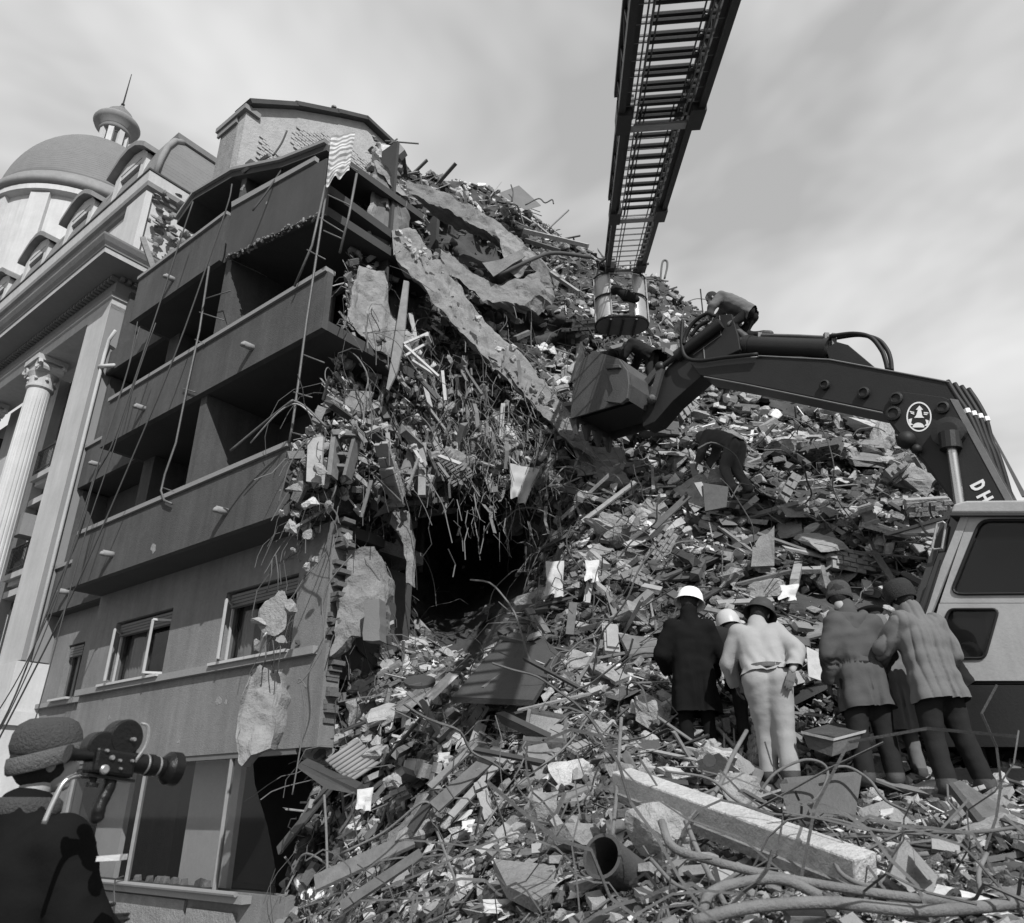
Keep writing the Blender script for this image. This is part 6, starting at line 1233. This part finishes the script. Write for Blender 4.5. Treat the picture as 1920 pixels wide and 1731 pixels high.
for k, (a, c, w, m, l) in enumerate((((893,1394,9.0),(806,1476,8.8),12,'wood','narrow split board above the stair strings'),((938,1404,8.9),(814,1514,8.6),24,'wood','broad brown stair string lying on the lower heap'),((946,1420,8.8),(846,1530,8.5),13,'wood_pale','rounded pale rail beside the stair string'),((812,1494,8.9),(770,1556,8.9),16,'wood_dark','dark plank below the stair strings'),((790,1600,8.2),(640,1700,8.2),18,'wood','long plank running down to the street'),((1065,1475,7.6),(900,1600,7.2),9,'wood_pale','thin pale lath in front of the stair strings'),((1020,1430,8.4),(890,1405,8.8),9,'wood_dark','dark lath across the stair strings'),((1290,1470,7.0),(1165,1455,7.0),10,'wood_dark','dark board behind the long stone beam'),((1140,1110,11.0),(1180,1240,10.4),10,'wood','leaning lath above the table top'),((1075,1130,10.8),(1068,1190,10.6),14,'wood','short post standing on the heap below the cave'),((1112,1060,11.4),(1100,1130,11.2),12,'wood_pale','upright pale board at the right of the cave'),((1345,1130,10.2),(1450,1125,10.2),13,'wood_pale','long pale board lying level above the white hard hat'),((1255,1110,10.4),(1325,1150,10.2),22,'wood_dark','dark broad plank above the white hard hat'),((1308,905,12.0),(1340,960,11.8),16,'wood_pale','pale plank leaning below the bending man'),((1290,930,12.0),(1225,990,11.8),14,'wood','rotten beam sloping down below the bending man'),((1540,1190,9.6),(1350,1240,9.4),7,'wood','thin lath behind the men'),((1700,1000,11.0),(1697,930,11.3),9,'wood_pale','upright pale lath left of the cab visor'),((1420,1000,11.2),(1590,1060,10.9),9,'wood','long lath sloping on the right of the heap'),((1650,1100,10.4),(1730,1150,10.0),10,'wood_pale','lath sloping down towards the cab'))):
    board('plank', a, c, w, m, l)
slab('tilted_door_panel', [(1318,905,11.9),(1366,912,11.8),(1362,950,11.7),(1322,958,11.7)], .05, 'wood', 'brown panel standing on edge below the bending man', 'panel')
slab('arched_panel', [(1440,1000,10.9),(1452,985,10.9),(1452,1060,10.7),(1408,1062,10.7),(1412,1025,10.8),(1425,1005,10.9)], .08, 'slab', 'grey slab with a pointed top standing on the slope', 'slab')
slab('drawer_front', [(984,1400,8.7),(1024,1392,8.7),(1056,1464,8.2),(1012,1474,8.2)], .04, 'wood', 'wooden drawer front with pale grain on the lower heap', 'panel', push=Vector((0, .5, -.8)))
dr = thing('shallow_tray', at(1020, 1380, 8.9), 'shallow open wooden tray lying on the lower heap', 'tray')
for q in ([(980,1388,8.8),(990,1326,9.2),(996,1328,9.2),(986,1390,8.8)], [(980,1388,8.8),(1060,1392,8.6),(1060,1384,8.6),(984,1380,8.8)], [(990,1326,9.2),(1062,1340,9.0),(1062,1346,9.0),(992,1333,9.2)], [(1056,1392,8.6),(1062,1392,8.6),(1064,1342,9.0),(1058,1342,9.0)]): slab('side', q, .1, 'wood', None, None, 0, dr, push=Vector((0, .2, -.9)))
slab('bottom', [(984,1384,8.86),(1058,1390,8.66),(1060,1345,9.06),(992,1332,9.26)], .02, 'slab_pale', None, None, 0, dr, push=Vector((0, .3, -.9)))
bm_ = MB(); c = at(787, 1281, 10.2); bm_.lathe([(.0, 0), (.2, 0), (.2, .04), (0, .04)], c, 24, axis=Matrix.Rotation(.5, 3, 'X')); bm_.build('round_table_top', 'wood_dark', label='dark round lid lying on the heap near the wires', cat='lid')
slab('table_top', [(1160,1188,10.1),(1230,1196,9.9),(1262,1218,9.6),(1180,1226,9.6)], .06, 'wood', 'flat wooden table top on the slope above the men', 'table', push=Vector((0, .3, -.95)))
cloth('white_rag', [(842,1260,9.8),(860,1266,9.8),(812,1312,9.3),(793,1306,9.3)], 8, 8, ['paper'], 'white rag draped at the corner of the fallen door', 0, .05)
for k, (u, v, Y, w, h, t) in enumerate(((685,1498,9.6,30,44,.4),(832,1420,9.0,22,20,.1),(590,1420,10.7,1,1,0),(878,1548,8.0,24,24,.3),(935,1700,5.8,60,30,.1),(1155,1560,5.9,40,50,.2),(1480,1110,10.0,34,30,.2),(1110,1070,11.2,26,40,0),(1040,1085,11.4,34,66,0),(1240,1340,8.8,30,40,.3),(1660,1530,6.0,24,30,.3))):
    if w < 2: continue
    cloth('white_sheet', [(u - w / 2, v - h / 2 + t * 10, Y + .1), (u + w / 2, v - h / 2, Y + .2), (u + w / 2 - t * 12, v + h / 2, Y - .05), (u - w / 2 - t * 8, v + h / 2 - 4, Y - .15)], 7, 7, ['paper'], ['crumpled white sheet propped against rubble at the lower left', 'small white card on the stair strings', '', 'white card below the stair strings', 'broad white paper at the front edge of the heap', 'white sheet behind the open pipe', 'white sheet caught above the men on the slope', 'narrow white board at the right of the cave', 'tall white board standing at the mouth of the cave', 'newspaper sheet beside the dark coat', 'scrap of white paper in front of the tub'][k], 0, .11, cat='paper')
slab('white_board', [(1512,1212,8.3),(1594,1250,8.2),(1594,1294,8.1),(1516,1268,8.2)], .03, 'paper', 'large white board lying between the boiler suit and the parka', 'board')
# --- foreground
o = MB(); A, B = at(1166, 1462, 5.8), at(1625, 1632, 4.25); o.bar(A, B, .17, .14, (0, -.35, .9)); bmn = o.build('stone_beam', 'beam_mat', label='long pale stone beam lying across the foreground', cat='beam', bevel=.012)
o = MB(); o.bar(A + Vector((-.02, -.05, -.1)), B + Vector((-.02, -.05, -.1)), .1, .05, (0, -.35, .9)); o.build('shaded_lower_side', 'slab', bmn)  # shaded lower side of the beam, put in as a darker strip
lump('pitted_lump', 1342, 1428, 7.0, 44, 'concrete_pale', 'round pitted lump of concrete with a socket hole, beside the boiler suit', 'rubble', 3, (1.1, .9, .85))
o = MB(); c = at(1330, 1425, 6.62); o.lathe([(.05, 0), (.045, -.02), (.0, -.03)], c, 14, axis=Vector((-.2, -1, .1)).to_track_quat('Z', 'Y').to_matrix()); o.build('socket_hole', 'interior', label='dark round socket hole in the pitted lump', cat='hole')
tb = thing('metal_tub', at(1548, 1530, 5.9), 'dark metal tub standing in the cables of the foreground', 'tub')
slab('front', [(1462,1470,5.75),(1616,1452,5.7),(1604,1528,5.6),(1478,1534,5.65)], .02, 'bucketmat2', None, None, 0, tb); slab('side', [(1462,1470,5.75),(1478,1534,5.65),(1490,1520,6.2),(1470,1460,6.3)], .02, 'bucketmat2', None, None, 0, tb, push=Vector((1, 0, 0))); slab('back', [(1470,1458,6.32),(1612,1446,6.27),(1602,1515,6.2),(1486,1520,6.22)], .02, 'bucketmat2', None, None, 0, tb)
bx = thing('soil_box', at(1562, 1425, 7.3), 'square wooden box of soil standing between the men', 'box')
slab('front', [(1504,1372,7.2),(1563,1386,6.95),(1560,1418,6.95),(1516,1402,7.2)], .03, 'wood', None, None, 0, bx); slab('side', [(1563,1386,6.95),(1622,1370,7.25),(1612,1400,7.25),(1560,1418,6.95)], .03, 'wood', None, None, 0, bx)
slab('back', [(1504,1371,7.22),(1565,1354,7.55),(1622,1368,7.27),(1565,1380,7.0)], .02, 'dirt', None, None, 0, bx, push=Vector((0, 0, -1)))
slab('rim', [(1502,1370,7.18),(1563,1384,6.93),(1563,1389,6.93),(1502,1375,7.18)], .03, 'wood_pale', None, None, 0, bx); slab('rim', [(1563,1384,6.93),(1624,1368,7.23),(1624,1373,7.23),(1563,1389,6.93)], .03, 'wood_pale', None, None, 0, bx)
o = MB(); d = Vector((-.55, -.75, .35)).normalized(); Rm = d.to_track_quat('Z', 'Y').to_matrix(); c = at(1150, 1620, 4.9); o.lathe([(.115, -.5), (.115, .1), (.12, .1), (.12, .13), (.1, .13), (.1, -.45), (0, -.45)], c, 28, axis=Rm); o.build('open_pipe', 'bucketmat2', label='short dark open pipe pointing up in the foreground', cat='pipe', auto=40)
CAB = [('thick_cable', [(1240,1540,4.7),(1262,1588,4.6),(1330,1612,4.5),(1450,1642,4.4),(1600,1668,4.3),(1720,1684,4.25),(1830,1694,4.2)], .021, 'thick grey cable running across the foreground'),
 ('thick_cable', [(1300,1728,4.1),(1400,1702,4.1),(1550,1692,4.1),(1700,1706,4.05),(1800,1704,4.05),(1930,1690,4.1)], .025, 'thickest grey cable along the lower edge of the heap'),
 ('thick_cable', [(1316,1712,4.25),(1335,1672,4.3),(1400,1652,4.35),(1470,1650,4.35),(1540,1680,4.3)], .023, 'grey cable curling up in the foreground'),
 ('thick_cable', [(1660,1652,4.5),(1720,1690,4.4),(1800,1730,4.3)], .02, 'short end of grey cable pointing to the lower right'),
 ('long_wire', [(1248,1446,5.6),(1330,1460,5.5),(1380,1500,5.4),(1440,1525,5.3),(1560,1536,5.2),(1640,1556,5.1),(1760,1566,5.0)], .010, 'long pale wire looping over the stone beam'),
 ('long_wire', [(1425,1484,5.6),(1455,1448,5.6),(1505,1425,5.6),(1540,1430,5.6),(1552,1450,5.6),(1540,1485,5.5),(1515,1510,5.5)], .010, 'wire arching in front of the metal tub'),
 ('long_wire', [(1553,1440,5.7),(1590,1438,5.7),(1630,1462,5.6),(1660,1500,5.5),(1710,1525,5.4)], .010, 'wire bowing to the right behind the metal tub'),
 ('long_wire', [(1400,1370,6.2),(1372,1420,5.9),(1345,1478,5.6),(1292,1538,5.3)], .016, 'straight rod slanting across the stone beam'),
 ('long_wire', [(1165,1345,6.0),(1160,1420,5.9),(1155,1500,5.8),(1148,1572,5.7)], .014, 'dark rod standing upright near the beam end'),
 ('long_wire', [(1286,1540,4.9),(1315,1610,4.7),(1362,1700,4.5)], .015, 'bent rod hanging down to the curling cable'),
 ('long_wire', [(1220,1610,4.7),(1270,1660,4.6),(1330,1665,4.6),(1390,1630,4.6),(1350,1625,4.7)], .010, 'tangled wire left of the curling cable'),
 ('long_wire', [(1560,1600,4.7),(1580,1640,4.6),(1640,1660,4.5),(1700,1610,4.6),(1740,1600,4.6)], .012, 'wire looping in front of the bent metal sheet'),
 ('long_wire', [(1740,1560,5.0),(1830,1560,5.0),(1915,1550,5.0)], .011, 'wire running to the right edge of the heap'),
 ('long_wire', [(1690,1580,4.9),(1660,1650,4.6),(1700,1640,4.5),(1720,1600,4.6)], .010, 'thin wire around the bent metal sheet'),
 ('long_wire', [(1850,1600,4.7),(1835,1640,4.6),(1850,1680,4.5),(1920,1660,4.5)], .012, 'wire curling at the lower right corner'),
 ('long_wire', [(640,1600,9.4),(720,1560,9.2),(790,1505,9.0),(812,1515,9.0),(815,1524,9.0)], .014, 'hooked rod reaching over the dark plank'),
 ('long_wire', [(608,1490,10.6),(612,1560,10.5),(614,1640,10.3)], .017, 'twisted rod standing upright at the lower left'),
 ('long_wire', [(545,1640,11.2),(575,1600,11.0),(640,1640,10.2),(720,1690,9.4)], .014, 'bent rod curling at the corner of the shop'),
 ('long_wire', [(1120,1320,8.6),(1060,1400,8.3),(960,1480,8.0),(900,1560,7.8)], .011, 'long rod slanting over the stair strings'),
 ('long_wire', [(820,1560,7.6),(850,1640,7.2),(870,1700,6.8)], .013, 'thin rod leaning in front of the white card')]
for nme, pts, r, l in CAB: ptube(nme, [(u, v, Y - (.35 if v > 1530 and u > 1150 else .1)) for u, v, Y in pts], r, 'cable_pale' if r > .012 else 'rust', l, 'cable' if r > .018 else 'wire', 8 if r > .018 else 6)
slab('bent_metal_sheet', [(1692,1568,4.3),(1712,1590,4.2),(1758,1642,4.1),(1748,1682,4.0),(1700,1664,4.0),(1668,1640,4.05),(1680,1610,4.15)], .012, 'plaster', 'pale bent metal sheet standing in the foreground cables', 'sheet')
slab('metal_fold', [(1712,1590,4.12),(1758,1642,4.02),(1740,1650,3.92),(1716,1620,3.97)], .01, 'slab_pale', 'folded corner of pale metal beside the bent sheet', 'sheet')
slab('dark_board', [(1780,1470,6.0),(1800,1462,6.0),(1892,1520,5.6),(1890,1540,5.5),(1830,1530,5.6)], .06, 'wood', 'grey board lying at the feet of the quilted jacket', 'board', push=Vector((0, .4, -.9)))
slab('dark_board', [(1778,1468,5.9),(1786,1466,5.9),(1850,1540,5.5),(1838,1546,5.5)], .05, 'wood_dark', 'dark beam beside the grey board', 'board', push=Vector((0, .4, -.9)))
lump('foreground_lump', 1235, 1560, 5.3, 60, 'concrete', 'broad grey lump half buried under the stone beam', 'rubble', 8, (1.3, .9, .8))
lump('foreground_lump', 1215, 1545, 5.7, 30, 'concrete', 'angular grey lump behind the open pipe', 'rubble', 11)
lump('foreground_lump', 740, 1465, 9.2, 22, 'concrete', 'rounded grey lump near the roller shutter', 'rubble', 12)
slab('foreground_slab', [(925,1610,6.3),(1040,1622,5.9),(1050,1660,5.5),(1010,1690,5.3),(950,1660,5.7)], .08, 'slab_pale', 'pale flat slab at the front of the heap', 'slab', push=Vector((0, .4, -.9)))
# --- ladders, poles and cables on the facade
def facade_pole(name, pts, y, r, m, label, cat='pole', parent=None, sm=0):
    P = [L(*onf(u, v, y)) for u, v in pts]; return MB().tube(bez(P, sm) if sm else P, r, 6).build(name, m, parent, label=label, cat=cat, smooth=True)
fl = thing('steel_ladder', L(*onf(340, 930, -1.2)), 'steel escape ladder with wide rungs hooked over the left balconies', 'ladder')
facade_pole('pole', [(392,500),(374,620),(352,720),(330,830),(309,890),(302,920),(308,938),(322,944)], -1.36, .022, 'steel', None, None, fl)
for a, c in (((384,560),(432,545)),((374,585),(420,600)),((366,636),(384,645)),((343,728),(366,735)),((305,914),(328,922))): facade_pole('rung', [a, c], -1.34, .013, 'steel', None, None, fl)
fr_ = thing('steel_ladder', L(*onf(570, 760, -1.3)), 'steel ladder frame leaning in front of the right balconies', 'ladder')
for pts in ([(610,348),(585,460),(552,537)], [(613,350),(598,450),(575,600),(562,700),(548,800),(542,830)], [(669,325),(655,400),(637,474)]): facade_pole('pole', pts, -1.42, .022, 'steel', None, None, fr_)
for a, c in (((600,408),(645,436)),((607,432),(640,447)),((576,468),(610,486)),((655,310),(671,320)),((615,365),(657,385)),((570,665),(608,680)),((551,735),(585,745)),((545,810),(575,818))): facade_pole('rung', [a, c], -1.42, .013, 'steel', None, None, fr_)
for k, pts in enumerate(([(435,345),(428,380),(395,477),(330,660),(246,863),(149,1085),(60,1265),(-20,1420)], [(362,378),(335,459),(300,568),(243,739),(208,839),(177,898),(149,1002),(104,1106),(30,1300),(-20,1400)], [(258,603),(240,690),(205,800),(150,990),(100,1130),(40,1260),(-20,1360)], [(292,605),(262,690),(236,770),(200,880),(160,1000),(120,1150),(80,1300),(60,1370)], [(262,612),(232,720),(190,850),(140,1010),(90,1170),(20,1330),(-20,1400)])):
    facade_pole('slack_cable', pts, -1.75 - .06 * k, .016 if k < 2 else .011, 'cable', ['thick dark cable falling from the roof corner across the balconies', 'dark cable falling from the roof edge past the balcony ends', 'thin cable along the white downpipe', 'thin cable dropping from the third floor to the pavement', 'thin cable beside the white downpipe, crossing the others'][k], 'cable', None, 4)
for o in C.objects:
    if o.parent is None and 'category' in o and 'kind' not in o: o['kind'] = 'thing'
